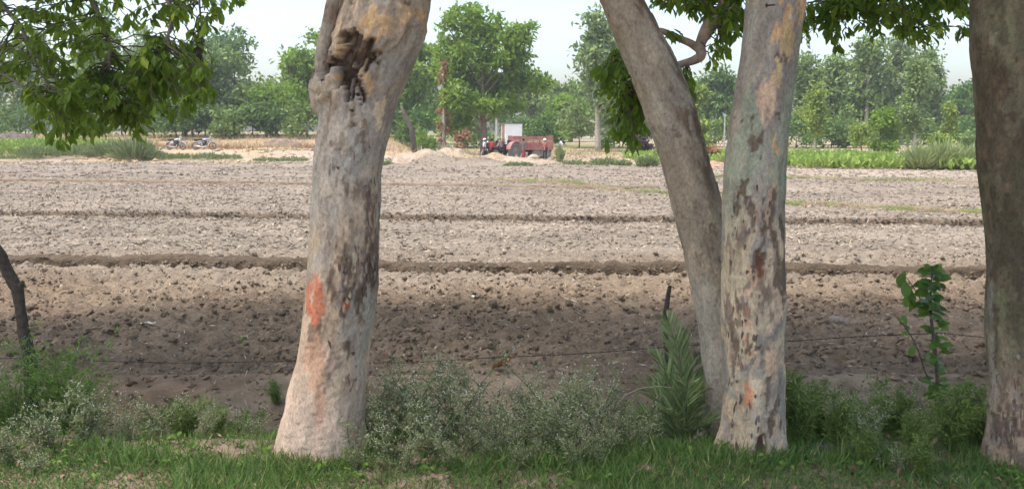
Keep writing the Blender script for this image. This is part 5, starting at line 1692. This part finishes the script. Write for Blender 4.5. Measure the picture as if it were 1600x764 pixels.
post('thin dark stick post rising behind the palm', [(1047, 446), (1044, 460), (1040, 490), (1041, 540), (1039, 590), (1038, 640)], [.018, .024, .026, .024, .027, .028])
post('stick post beyond the right edge', [(1690, 470), (1688, 540), (1690, 640)], [.04, .045, .05])
def wire():
    g = np.random.default_rng(3)
    pts = [(-60, 560), (44, 561), (120, 562), (300, 567), (470, 565), (600, 567), (700, 563), (800, 558), (900, 552), (1040, 542), (1130, 537), (1230, 532), (1320, 527), (1400, 524), (1470, 519), (1540, 527), (1688, 533)]
    P = np.array([at(x, y, YW - .07) for x, y in pts])
    t = thing('barbed_wire', 'rusty barbed wire strung between the posts across the field edge', 'wire', tuple(P[1]))
    P = P - P[1]
    s = np.linspace(0, len(P) - 1, 420)
    Q = np.stack([np.interp(s, np.arange(len(P)), P[:, k]) for k in range(3)], 1)
    Q[:, 2] += .006 * np.sin(s * 2.1)
    a = s * 40
    parts = []
    for ph in (0, math.pi):
        q = Q + np.stack([np.zeros_like(a), np.cos(a + ph) * .003, np.sin(a + ph) * .003], 1)
        parts.append(tube(q, .0026, 5))
    V, F = merge(parts)
    obj('strand', np_mesh('strand', V, F, M_WIRE), t)
    bm = []
    for i in range(4, 418, 5):
        c = Q[i]
        for _ in range(2):
            d = rdir(1, g)[0] * .018; d[0] *= .4
            bm.append(tube([c - d, c + d], .0018, 4))
    V, F = merge(bm)
    obj('barbs', np_mesh('barbs', V, F, M_WIRE), t)['kind'] = 'stuff'
wire()

# ------------------------------------------------------------------ odds and ends on the ground
def lump(name, label, cat, px, py, size, colour, seed, squash=(1, .8, .6), Y=None, sub=3, lift=.3):
    q = ground_at(px, py)
    V, F = ico(sub)
    V = V * (1 + (fbm(V * 1.6 + seed, 3, seed) - .5)[:, None] * .9) * np.array(squash) * size
    V[:, 2] += size * squash[2] * lift
    c = np.array(colour)[None] * (.7 + .6 * fbm(V / size * 2.5, 3, seed + 1))[:, None]
    o = obj(name, np_mesh(name, V, F, M_BUND, {'col': c}))
    o.location = q
    tag(o, label, cat)
lump('stone', 'pinkish stone in the grass in front of the palm', 'stone', 1012, 737, .075, (.42, .28, .22), 1, (1.3, .9, .45))
lump('stone', 'flat pinkish stone in the grass left of the upright trunk', 'stone', 1085, 745, .07, (.38, .26, .19), 2, (1.6, .9, .3))
lump('stone', 'small pale stone in the grass at bottom left', 'stone', 300, 752, .05, (.38, .32, .26), 3, (1.2, .9, .5))
lump('stone', 'small pinkish stone in the grass below the flowering weeds', 'stone', 688, 748, .05, (.40, .26, .2), 4, (1.3, .9, .4))
lump('soil_lump', 'biggest grey clod on the field right of the upright trunk', 'clod', 1309, 508, .12, (.30, .25, .21), 5, (1.2, .9, .75))
lump('soil_lump', 'dark clod on the brown soil below the first bund at left', 'clod', 196, 424, .12, (.15, .11, .085), 6, (1.3, .9, .7))
lump('soil_lump', 'dark clod on the brown soil right of the burled trunk', 'clod', 735, 507, .09, (.12, .09, .07), 7, (1.3, .9, .7))
# curled orange clay shard, two bent pieces
def shard():
    q = ground_at(783, 580)
    t = np.linspace(0, 1, 14)
    c = np.stack([-.10 + .2 * t, .02 * np.sin(t * 5), .03 + .09 * t ** 1.5], 1)
    V, F = [], []
    w = .055 * np.sin(np.pi * (.12 + .8 * t)) + .012
    for i in range(14):
        for j, u in enumerate(np.linspace(-1, 1, 7)):
            V.append(c[i] + np.array([-.4 * u * w[i], u * w[i] * .7, -.6 * u * w[i] + .035 * (u * u)]))
    V = np.array(V)
    F = grid_faces(7, 14)
    n0 = len(V)
    V2 = np.concatenate([V, V + np.array([.004, .010, -.006])])
    F2 = np.concatenate([F, F[:, ::-1] + n0])
    cc = np.array([.50, .20, .095])[None] * (.55 + .8 * fbm(V2 * 25, 3, 5))[:, None]
    o = obj('clay_shard', np_mesh('clay_shard', V2, F2, M_BUND, {'col': cc}))
    o.location = (q[0], q[1], q[2] + .0)
    tag(o, 'curled orange shard lying on the dark soil under the wire', 'shard')
shard()
def stick(label, pts, r, colour):
    P = []
    for x, y in pts:
        q = ground_at(x, y); P.append(q + np.array([0, 0, .05 + r]))
    t = np.linspace(0, len(P) - 1, 24); P = np.array(P)
    Q = np.stack([np.interp(t, np.arange(len(P)), P[:, k]) for k in range(3)], 1)
    V, F = merge([tube(Q, np.linspace(r, r * .6, 24), 7)])
    o = obj('stick', np_mesh('stick', V, F, plain('bleached_stick', colour, .8, .2, 20)))
    tag(o, label, 'stick')
stick('long pale bent stick lying on the field left of the stick post', [(882, 472), (900, 477), (920, 478), (945, 474), (972, 480)], .009, (.42, .36, .29))
stick('dry twig sticking from the weeds right of the upright trunk', [(1272, 722), (1280, 706), (1286, 696)], .006, (.30, .22, .15))
def rag(px, py, s, label, colour):
    q = ground_at(px, py); g = np.random.default_rng(int(px))
    U, Vv = np.meshgrid(np.linspace(-1, 1, 12), np.linspace(-1, 1, 7))
    Z = .05 * fbm(xy3(U * 2, Vv * 2), 3, int(px)).reshape(U.shape) + .07
    P = np.stack([U.ravel() * s, Vv.ravel() * s * .4 * (1.2 - abs(U.ravel())), Z.ravel()], 1)
    n0 = len(P); F = grid_faces(12, 7)
    o = obj('litter_scrap', np_mesh('litter_scrap', np.concatenate([P, P - np.array([0, 0, .004])]), np.concatenate([F, F[:, ::-1] + n0]), plain('scrap', colour, .7, .1, 20)))
    o.location = q
    tag(o, label, 'scrap')
rag(232, 515, .10, 'small whitish scrap on the brown soil at left', (.58, .55, .45))
rag(742, 472, .05, 'tiny white scrap beside the pale stick', (.7, .68, .62))
# ------------------------------------------------------------------ tractor, trailer, motorbikes, pump house, poles
M_RED = plain('faded_red_paint', (.34, .13, .12), .65, .25, 4, .3, 0, (.36, .26, .22))
M_TRAIL = plain('rusty_red_trailer_paint', (.34, .13, .11), .75, .3, 3, .2, 0, (.34, .235, .18))
M_TRAIL2 = plain('bleached_trailer_plank', (.46, .30, .20), .85, .3, 3, .2, 0, (.33, .17, .12))
M_TYRE = plain('dusty_tyre', (.19, .17, .15), .9, .25, 6)
M_DKMET = plain('dark_greasy_metal', (.05, .045, .042), .6, .3, 8)
M_RIM = plain('dull_rim', (.30, .26, .22), .6, .2, 6)
M_RIMDK = plain('dark_rim', (.07, .07, .07), .5, .2, 6)
M_CHROME = plain('dull_chrome', (.55, .55, .55), .3, .1, 10, .5, .8)
M_SEAT = plain('black_vinyl', (.02, .02, .022), .5, .2, 10)
M_BLUE = plain('pale_blue_paint', (.30, .36, .46), .35, .1, 5, .5)
M_SILV = plain('pale_grey_paint', (.42, .44, .42), .4, .1, 5, .5)
M_WHITE = plain('whitewash', (.80, .79, .75), .9, .06, 2, .1, 0, (.66, .63, .56))
M_BRICK = plain('brown_brick_side', (.24, .15, .115), .9, .3, 3)
M_CONC = plain('pale_concrete', (.46, .44, .40), .9, .15, 4)
def wheel(parent, c, r, w, axis='Y', name='wheel', lugs=0, rimr=.58, rm=None):
    prof = [(r * rimr, -w * .42), (r * .8, -w * .5), (r * .96, -w * .44), (r, -w * .25), (r, w * .25), (r * .96, w * .44), (r * .8, w * .5), (r * rimr, w * .42), (r * rimr, -w * .42)]
    m_ = MB(); m_.lathe(prof, c, axis, 28)
    for k in range(lugs):
        a = 2 * math.pi * k / lugs
        rot = Matrix.Rotation(-a, 3, 'Y')
        for s in (-1, 1):
            m_.box(Vector(c) + rot @ Vector((0, s * w * .22, r * 1.005)), (r * .09, w * .46, r * .07), rot @ Matrix.Rotation(s * .5, 3, 'Z'))
    o = m_.build(name, M_TYRE, parent, True)
    if rm is not None:          # spoked wheel
        q = MB(); q.lathe([(r * .74, -w * .3), (r * .8, -w * .36), (r * .81, w * .36), (r * .74, w * .3), (r * .74, -w * .3)], c, axis, 24)
        q.lathe([(.001, -w * .5), (r * .13, -w * .45), (r * .13, w * .45), (.001, w * .5)], c, axis, 12)
        for k in range(14):
            a = 2 * math.pi * k / 14
            q.tube([(c[0] + r * .1 * math.cos(a), c[1], c[2] + r * .1 * math.sin(a)), (c[0] + r * .76 * math.cos(a + .3), c[1], c[2] + r * .76 * math.sin(a + .3))], .004, 4)
        q.build('rim', rm, o)
        return o
    q = MB(); q.lathe([(0.001, -w * .2), (r * .2, -w * .26), (r * .24, -w * .15), (r * (rimr - .06), -w * .05), (r * rimr, -w * .4), (r * (rimr + .01), w * .4), (r * (rimr - .06), w * .05), (r * .24, w * .15), (0.001, w * .2)], c, axis, 24)
    q.build('rim', rm or M_RIM, o, True)
    return o
def tractor(loc, rz):
    t = thing('tractor', 'faded red farm tractor coupled in front of the trailer', 'tractor', loc, rz)
    # forward = -X local
    wheel(t, (.75, -.78, .66), .66, .36, lugs=16); wheel(t, (.75, .78, .66), .66, .36, lugs=16)
    wheel(t, (-1.25, -.62, .38), .38, .2, lugs=0); wheel(t, (-1.25, .62, .38), .38, .2, lugs=0)
    m_ = MB(); m_.box((-.2, 0, .72), (2.2, .42, .42)); m_.box((.75, 0, .66), (.4, 1.3, .3)); m_.box((-1.25, 0, .42), (.14, 1.15, .12)); m_.box((-.8, 0, .66), (.9, .5, .3))
    m_.build('chassis', M_DKMET, t, False, .02)
    m_ = MB(); m_.box((-.95, 0, 1.12), (1.35, .62, .52), None, .9); m_.box((-.2, 0, 1.16), (.2, .66, .6))
    hood = m_.build('hood', M_RED, t, False, .04)
    m_ = MB(); m_.box((-1.64, 0, 1.08), (.05, .5, .42))
    for k in range(5): m_.box((-1.67, 0, .93 + k * .075), (.02, .46, .02))
    m_.build('grille', M_DKMET, hood)
    for s in (-1, 1):
        q = MB(); q.lathe([(.001, -.05), (.085, -.03), (.09, .03), (.001, .04)], (-1.68, s * .18, 1.36), 'X', 14)
        q.build('headlight', M_CHROME, t, True)
        f = MB()
        n = 9
        V, F = [], []
        for k in range(n):
            a = math.pi * (.05 + .62 * k / (n - 1))
            for yy in (.52, .98):
                for rr in (.74, .70):
                    V.append((.75 + rr * -math.cos(a), s * yy, .66 + rr * math.sin(a)))
        for k in range(n - 1):
            b, c = k * 4, (k + 1) * 4
            F += [(b, b + 2, c + 2, c), (b + 1, c + 1, c + 3, b + 3), (b, c, c + 1, b + 1), (b + 2, b + 3, c + 3, c + 2)]
        F += [(0, 1, 3, 2), ((n - 1) * 4, (n - 1) * 4 + 2, (n - 1) * 4 + 3, (n - 1) * 4 + 1)]
        f.add(V, F); f.build('mudguard', M_RED, t)
    m_ = MB(); m_.box((.68, 0, 1.12), (.42, .46, .1)); m_.box((.92, 0, 1.32), (.08, .44, .36)); m_.build('seat', M_SEAT, t, False, .03)
    m_ = MB(); m_.tube([(.0, 0, 1.3), (.22, 0, 1.55)], .025, 8)
    V = [(.22 + .2 * math.cos(a) * .5, .2 * math.sin(a), 1.55 + .2 * math.cos(a) * -.5) for a in np.linspace(0, 6.283, 17)]
    m_.tube(V, .014, 6, False); m_.tube([V[0], V[8]], .01, 6); m_.build('steering_wheel', M_DKMET, t, True)
    m_ = MB(); m_.tube([(-.7, .2, 1.36), (-.7, .2, 1.95), (-.66, .2, 2.0)], [.045, .04, .03], 10); m_.build('exhaust_pipe', M_DKMET, t, True)
    m_ = MB(); m_.box((1.5, 0, .5), (.9, .1, .1)); m_.build('drawbar', M_DKMET, t)
    return t
def trailer(loc, rz):
    t = thing('farm_trailer', 'rusty red high-sided farm trailer behind the tractor', 'trailer', loc, rz)
    L, Wd, z0, H = 3.35, 1.8, .82, .98
    m_ = MB(); m_.box((0, 0, z0 - .05), (L, Wd, .1)); m_.build('bed', M_TRAIL, t)
    m_ = MB()
    for s in (-1, 1): m_.box((0, s * .45, z0 - .19), (L * .98, .1, .18))
    m_.box((0, 0, .50), (.12, 1.5, .12)); m_.box((1.1, 0, .5), (.12, 1.5, .12)); m_.build('chassis', M_DKMET, t)
    for s in (-1, 1):
        y = s * (Wd / 2 - .03)
        for k in range(4):
            m_ = MB(); m_.box((0, y, z0 + .12 + k * .245), (L, .045, .225)); m_.build('side_plank', (M_TRAIL, M_TRAIL, M_TRAIL2, M_TRAIL)[k], t)
        for k in range(7):
            m_ = MB(); m_.box((-L / 2 + .05 + k * (L - .1) / 6, y + s * .05, z0 + H / 2 - .02), (.06, .05, H + .06)); m_.build('side_post', M_TRAIL, t)
    for s in (-1, 1):
        x = s * (L / 2 - .03)
        for k in range(4):
            m_ = MB(); m_.box((x, 0, z0 + .12 + k * .245), (.045, Wd - .12, .2)); m_.build('end_plank', (M_TRAIL2, M_TRAIL2, M_TRAIL, M_TRAIL2)[k], t)
        for k in range(5):
            m_ = MB(); m_.box((x + s * .05, -Wd / 2 + .15 + k * (Wd - .3) / 4, z0 + H / 2), (.05, .06, H + .12)); m_.build('end_post', M_TRAIL, t)
    for x in (0.35, 1.1):
        for s in (-1, 1): wheel(t, (x, s * .72, .42), .42, .24)
    m_ = MB(); m_.tube([(-L / 2, .4, z0 - .15), (-L / 2 - .9, 0, .52)], .05, 8); m_.tube([(-L / 2, -.4, z0 - .15), (-L / 2 - .9, 0, .52)], .05, 8); m_.build('drawbar', M_DKMET, t)
    return t
def gpoint(px, D):
    x = at(px, 205, D)[0]
    return (x, D, zg1(x, D))
tractor(gpoint(783, 77.0), R(46))
trailer(gpoint(829, 78.5), R(12))

def motorbike(label, loc, rz, paint):
    t = thing('motorbike', label, 'motorbike', loc, rz, 'motorbikes parked on the track')
    for x in (-.64, .64):
        w = wheel(t, (x, 0, .30), .30, .095, rimr=.80, rm=M_RIMDK)
    m_ = MB()
    for y in (-.07, .07):
        m_.tube([(.64, y, .30), (.52, y, .62), (.42, y, .92)], .026, 8)
    m_.build('fork', M_CHROME, t, True)
    m_ = MB(); m_.tube([(.42, 0, .86), (.1, 0, .70), (-.35, 0, .66), (-.72, 0, .74)], .03, 8); m_.tube([(.42, 0, .80), (.22, 0, .38), (-.2, 0, .34), (-.35, 0, .64)], .026, 8); m_.tube([(-.2, .06, .36), (-.64, .08, .30)], .025, 8); m_.tube([(-.2, -.06, .36), (-.64, -.08, .30)], .025, 8)
    m_.build('frame', M_DKMET, t, True)
    m_ = MB()
    st = [(.36, .05, .80, .10), (.30, .10, .80, .16), (.12, .125, .80, .19), (-.06, .10, .78, .15), (-.12, .06, .77, .10)]
    V, F = [], []
    for x, hw, zc, hh in st:
        for k in range(12):
            a = 2 * math.pi * k / 12
            V.append((x, hw * math.cos(a), zc + hh * .55 * math.sin(a) + .02))
    for i in range(4):
        for k in range(12): F.append((i * 12 + k, i * 12 + (k + 1) % 12, (i + 1) * 12 + (k + 1) % 12, (i + 1) * 12 + k))
    F += [tuple(range(12)), tuple(range(48, 60))]
    m_.add(V, F); m_.build('fuel_tank', paint, t, True)
    m_ = MB(); m_.box((-.42, 0, .80), (.66, .24, .09), Matrix.Rotation(R(-3), 3, 'Y')); m_.build('seat', M_SEAT, t, False, .03)
    m_ = MB(); m_.box((.05, 0, .45), (.30, .24, .26)); m_.tube([(.08, 0, .55), (.2, 0, .70)], [.12, .1], 12)
    m_.build('engine', M_DKMET, t, False, .02)
    for s in (-1, 1):
        m_ = MB(); m_.box((-.28, s * .13, .60), (.32, .03, .2), Matrix.Rotation(R(-12), 3, 'Y')); m_.build('side_panel', paint, t, False, .01)
    m_ = MB(); m_.tube([(.2, -.12, .42), (.15, -.15, .26), (-.2, -.16, .26), (-.75, -.16, .34)], [.02, .022, .04, .045], 10); m_.build('exhaust', M_CHROME, t, True)
    m_ = MB(); m_.tube([(.30, -.36, .99), (.38, -.2, 1.02), (.42, 0, .96), (.38, .2, 1.02), (.30, .36, .99)], .014, 8); m_.build('handlebar', M_DKMET, t, True)
    for s in (-1, 1):
        m_ = MB(); m_.tube([(.37, s * .24, 1.02), (.36, s * .30, 1.17)], .006, 6); m_.lathe([(.001, -.01), (.05, -.008), (.05, .008), (.001, .01)], (.36, s * .32, 1.2), 'X', 12); m_.build('mirror', M_DKMET, t, True)
    m_ = MB(); m_.lathe([(.001, -.09), (.06, -.07), (.09, 0), (.09, .04), (.001, .055)], (.52, 0, .90), 'X', 16); m_.box((.5, 0, 1.0), (.08, .18, .14), Matrix.Rotation(R(-25), 3, 'Y')); m_.build('headlight', M_SILV, t, True)
    for x, a0, a1, nm in ((.64, .15, 2.2, 'front_mudguard'), (-.64, .9, 3.0, 'rear_mudguard')):
        V, F = [], []
        for k in range(9):
            a = a0 + (a1 - a0) * k / 8
            for y in (-.07, .07):
                for rr in (.35, .335): V.append((x + rr * math.cos(a), y, .30 + rr * math.sin(a)))
        for k in range(8):
            b, c = k * 4, k * 4 + 4
            F += [(b, b + 2, c + 2, c), (b + 1, c + 1, c + 3, b + 3), (b, c, c + 1, b + 1), (b + 2, b + 3, c + 3, c + 2)]
        F += [(0, 1, 3, 2), (32, 34, 35, 33)]
        m_ = MB(); m_.add(V, F); m_.build(nm, paint, t)
    m_ = MB(); m_.box((-.82, 0, .80), (.08, .14, .08)); m_.build('tail_light', M_RED, t, False, .01)
    m_ = MB(); m_.tube([(-.05, .12, .34), (-.12, .26, 0.0)], .012, 6); m_.build('side_stand', M_DKMET, t)
    return t
motorbike('dark motorbike with pale bluish tank parked broadside on the track', gpoint(318, 75.5), R(6), M_BLUE)
motorbike('pale grey motorbike half behind weeds left of the other motorbike', gpoint(274, 75.5), R(-22), M_SILV)

def pump_house():
    x, D, z = gpoint(799.5, 84)
    t = thing('pump_house', 'small whitewashed pump house standing behind the trailer', 'hut', (x, D, z), R(12))
    top = at(800, 194, D)[2] - z
    w, dp = 1.5, 1.5
    m_ = MB()
    for (cx, cy, sx, sy) in ((0, -dp / 2, w, .14), (0, dp / 2, w, .14)): m_.box((cx, cy, top / 2 - .1), (sx, sy, top + .2))
    m_.build('wall', M_WHITE, t)
    m_ = MB()
    for s in (-1, 1): m_.box((s * (w / 2 - .068), 0, top / 2 - .1), (.136, dp - .145, top + .2))
    m_.build('side_wall', M_BRICK, t)
    m_ = MB(); m_.box((0, 0, top + .035), (w + .14, dp + .2, .07)); m_.build('roof', plain('grey_roof_slab', (.2, .17, .15), .9), t)
    m_ = MB(); m_.box((.3, -dp / 2 - .08, .9), (.7, .03, 1.8)); m_.build('door', M_BRICK, t)
pump_house()
def pole(label, px, py_top, D, r, mat_):
    x, D, z = gpoint(px, D)
    t = thing('utility_pole', label, 'pole', (x, D, z))
    h = at(px, py_top, D)[2] - z
    m_ = MB(); m_.box((0, 0, h / 2 - .2), (r * 2, r * 1.6, h + .4), None, .7); m_.build('shaft', mat_, t, False, .01)
    if D > 100:
        m_ = MB(); m_.box((0, -r - .02, h - .25), (r * 5, .05, .07)); m_.build('cross_arm', mat_, t)
pole('pale concrete post left of the tractor in front of the big tree', 775.5, 186, 88, .12, M_CONC)
pole('thin pale pole far off between leaning and upright trunks', 1132, 178, 106, .09, M_CONC)
# fallen white sack by the trailer wheel
def sack():
    x, D, z = gpoint(833, 74.0)
    V, F = ico(3)
    V = V * np.array([.42, .3, .26]) * (1 + (fbm(V * 1.5, 3, 3) - .5)[:, None] * .5)
    V[:, 2] = np.maximum(V[:, 2] + .2, 0)
    o = obj('grain_sack', np_mesh('grain_sack', V, F, plain('jute', (.42, .34, .24), .9, .2, 10)))
    o.location = (x, D, z)
    tag(o, 'tan sack lying on the ground below the trailer', 'sack')
sack()

# ------------------------------------------------------------------ people
M_SKIN = plain('brown_skin', (.16, .085, .055), .6, .1, 20)
M_HAIR = plain('black_hair', (.012, .010, .009), .6, .2, 40)
def cloth(name, c): return plain(name, c, .9, .12, 6, .1)
def skin_mesh(name, verts, edges, radii, m_, root=0, sub=1):
    me = bpy.data.meshes.new(name)
    me.from_pydata([tuple(v) for v in verts], edges, [])
    o = bpy.data.objects.new(name, me)
    COL.objects.link(o)
    o.modifiers.new('skin', 'SKIN').use_smooth_shade = True
    if not me.skin_vertices: me.skin_vertices.new()
    for i, s in enumerate(me.skin_vertices[0].data):
        r = radii[i]
        s.radius = (r, r) if not isinstance(r, tuple) else r
        s.use_root = (i == root)
    sm = o.modifiers.new('sub', 'SUBSURF'); sm.levels = sub; sm.render_levels = sub
    dg = bpy.context.evaluated_depsgraph_get()
    ev = o.evaluated_get(dg)
    m2 = bpy.data.meshes.new_from_object(ev)
    bpy.data.objects.remove(o, do_unlink=True)
    m2.name = name
    m2.materials.clear(); m2.materials.append(m_)
    m2.polygons.foreach_set('use_smooth', [True] * len(m2.polygons))
    return m2
def person(label, px, D, rz, shirt, legs, hat=None, pose=None, lungi=False, h=1.66):
    """facing -Y before turning; joints in metres"""
    J = dict(pel=(0, 0, .90), sp=(0, 0, 1.10), ch=(0, 0, 1.30), nk=(0, 0, 1.43), nk2=(0, -.01, 1.47), hd=(0, -.02, 1.56), ht=(0, -.01, 1.65), nose=(0, -.105, 1.55),
             sl=(.17, 0, 1.36), el=(.22, .02, 1.10), wl=(.23, -.04, .86), sr=(-.17, 0, 1.36), er=(-.22, .02, 1.10), wr=(-.23, -.04, .86),
             hl=(.09, 0, .86), kl=(.10, -.02, .48), al=(.10, .02, .09), tl=(.11, -.14, .035), hr=(-.09, 0, .86), kr=(-.10, -.02, .48), ar=(-.10, .02, .09), tr=(-.11, -.14, .035))
    J.update(pose or {})
    J = {k: Vector(v) for k, v in J.items()}
    s = h / 1.70
    names = list(J); V = [J[k] * s for k in names]
    rad = dict(pel=.115, sp=.11, ch=.125, nk=.05, nk2=.048, hd=(.088, .098), ht=.05, nose=.014, sl=.062, el=.042, wl=.027, sr=.062, er=.042, wr=.027, hl=.085, kl=.058, al=.04, tl=.03, hr=.085, kr=.058, ar=.04, tr=.03)
    Rr = [rad[k] for k in names]
    ix = {k: i for i, k in enumerate(names)}
    E = [('pel', 'sp'), ('sp', 'ch'), ('ch', 'nk'), ('nk', 'nk2'), ('nk2', 'hd'), ('hd', 'ht'), ('hd', 'nose'), ('ch', 'sl'), ('sl', 'el'), ('el', 'wl'), ('ch', 'sr'), ('sr', 'er'), ('er', 'wr'),
         ('pel', 'hl'), ('hl', 'kl'), ('kl', 'al'), ('al', 'tl'), ('pel', 'hr'), ('hr', 'kr'), ('kr', 'ar'), ('ar', 'tr')]
    E = [(ix[a], ix[b]) for a, b in E]
    for sd in ('l', 'r'):
        w, e = J['w' + sd], J['e' + sd]
        d = (w - e).normalized()
        sx = 1 if sd == 'l' else -1
        side = Vector((0, -1, 0)) - d * d.dot(Vector((0, -1, 0))); side.normalize()
        palm = w + d * .07
        V.append(palm * s); Rr.append(.026); ip = len(V) - 1; E.append((ix['w' + sd], ip))
        for q, ln in ((-.03, .07), (-.01, .085), (.01, .08), (.03, .06)):
            a = palm + d * .03 + side * q; b = a + d * ln + Vector((-sx * .015, 0, 0))
            V += [a * s, b * s]; Rr += [.009, .007]; E += [(ip, len(V) - 2), (len(V) - 2, len(V) - 1)]
        a = w + d * .04 + side * .04; b = a + d * .05 + side * .02
        V += [a * s, b * s]; Rr += [.010, .008]; E += [(ip, len(V) - 2), (len(V) - 2, len(V) - 1)]
    Rr = [tuple(q * s for q in r) if isinstance(r, tuple) else r * s for r in Rr]
    t = thing('person', label, 'person', gpoint(px, D), rz, 'people around the tractor')
    t.location.z -= 0.0
    obj('body', skin_mesh('body', V, E, Rr, M_SKIN), t)
    def sub(name, keys, edges, grow, m_):
        VV = [J[k] * s for k in keys]; jj = {k: i for i, k in enumerate(keys)}
        obj(name, skin_mesh(name, VV, [(jj[a], jj[b]) for a, b in edges], [((rad[k] if not isinstance(rad[k], tuple) else rad[k][0]) + grow) * s for k in keys], m_), t)
    ml = {k: J[k] for k in J}
    J['ml'], J['mr'] = J['el'].lerp(J['wl'], .3), J['er'].lerp(J['wr'], .3); rad['ml'] = rad['mr'] = .042
    J['nb'] = J['ch'].lerp(J['nk'], .6); rad['nb'] = .075
    J['hem'] = J['pel'].lerp((J['hl'] + J['hr']) / 2, 1.0) - Vector((0, 0, .06)); rad['hem'] = .135
    sub('shirt', ['pel', 'hem', 'sp', 'ch', 'nb', 'sl', 'el', 'ml', 'sr', 'er', 'mr'], [('pel', 'hem'), ('pel', 'sp'), ('sp', 'ch'), ('ch', 'nb'), ('ch', 'sl'), ('sl', 'el'), ('el', 'ml'), ('ch', 'sr'), ('sr', 'er'), ('er', 'mr')], .022, shirt)
    if lungi:
        J['k'] = (J['kl'] + J['kr']) / 2; rad['k'] = .15
        J['b'] = (J['al'] + J['ar']) / 2 + Vector((0, 0, .12)); rad['b'] = .16
        sub('wrap', ['pel', 'k', 'b'], [('pel', 'k'), ('k', 'b')], .02, legs)
    else:
        J['bl'] = J['kl'].lerp(J['al'], .9); J['br'] = J['kr'].lerp(J['ar'], .9); rad['bl'] = rad['br'] = .055
        sub('trousers', ['pel', 'hl', 'kl', 'bl', 'hr', 'kr', 'br'], [('pel', 'hl'), ('hl', 'kl'), ('kl', 'bl'), ('pel', 'hr'), ('hr', 'kr'), ('kr', 'br')], .016, legs)
    c = J['hd'] * s + Vector((0, .014, .035)) * s
    V2, F2 = ico(3)
    V2 = V2[:, :] * np.array([.105, .122, .10]) * s * (1.18 if hat else 1.0)
    V2[:, 2] = np.maximum(V2[:, 2], np.where(V2[:, 1] < -.02, .015, -.06) * s)
    V2 = V2 + np.array(c)
    obj('headcloth' if hat else 'hair', np_mesh('hair', V2, F2, hat or M_HAIR), t)
    return t
cW, cD, cR = cloth('white_cotton', (.72, .72, .72)), cloth('dark_trouser_cloth', (.035, .033, .04)), cloth('maroon_cloth', (.36, .035, .045))
cG, cGB, cRB, cT = cloth('grey_cloth', (.14, .125, .12)), cloth('grey_blue_cloth', (.26, .27, .29)), cloth('red_wrap_cloth', (.32, .06, .07)), cloth('rust_cloth', (.36, .15, .11))
cP = cloth('tan_cloth', (.42, .33, .26))
person('person in white shirt and white cap standing left of the tractor', 757, 75.5, R(75), cW, cD, cW, dict(kl=(.10, -.06, .48)))
person('person in maroon shirt facing the one in white cap', 768.5, 75.5, R(-60), cR, cD, None, dict(el=(.24, -.10, 1.13), wl=(.12, -.30, 1.12), al=(.14, .16, .09), tl=(.15, .0, .035), ar=(-.12, -.12, .09), tr=(-.13, -.28, .035), kl=(.12, .04, .48), kr=(-.11, -.10, .48)))
person('person in grey top and red wrap standing before the trailer front', 818, 74.2, R(170), cG, cRB, None, dict(er=(-.30, -.05, 1.12), wr=(-.28, -.10, .90)), True)
person('person in white headcloth with rust shirt at the trailer rear', 851.5, 75.0, R(160), cT, cD, cW, dict(el=(.26, -.18, 1.22), wl=(.2, -.38, 1.32)))
person('person in white shirt standing beyond the upright yellow-green plant', 876.5, 81.0, R(80), cW, cP, None, dict(er=(-.26, -.16, 1.16), wr=(-.22, -.40, 1.10)))
person('person in grey-blue shirt leaning over beside the tractor wheel', 783.5, 76.2, R(-80), cGB, cD, None,
       dict(sp=(0, -.08, 1.07), ch=(0, -.22, 1.22), nk=(0, -.32, 1.31), nk2=(0, -.34, 1.34), hd=(0, -.40, 1.41), ht=(0, -.43, 1.49), nose=(0, -.48, 1.37), sl=(.17, -.24, 1.26), sr=(-.17, -.24, 1.26), el=(.20, -.38, 1.06), wl=(.15, -.58, 1.0), er=(-.2, -.38, 1.06), wr=(-.15, -.58, 1.0)))

# ------------------------------------------------------------------ the hazy air
hz = MB()
x0, x1, y0, y1, z0, z1 = -300, 300, -90, 380, -3.4, 19.0
hz.box(((x0 + x1) / 2, (y0 + y1) / 2, (z0 + z1) / 2), (x1 - x0, y1 - y0, z1 - z0))
hm = bpy.data.materials.new('hazy_air'); hm.use_nodes = True
ht = hm.node_tree
ht.nodes.remove(ht.nodes['Principled BSDF'])
pv = ht.nodes.new('ShaderNodeVolumePrincipled')
pv.inputs['Color'].default_value = (.94, .95, .95, 1)
pv.inputs['Density'].default_value = .0006
pv.inputs['Anisotropy'].default_value = .2
ht.links.new(pv.outputs[0], ht.nodes['Material Output'].inputs['Volume'])
ho = hz.build('haze', hm)
ho['kind'] = 'stuff'
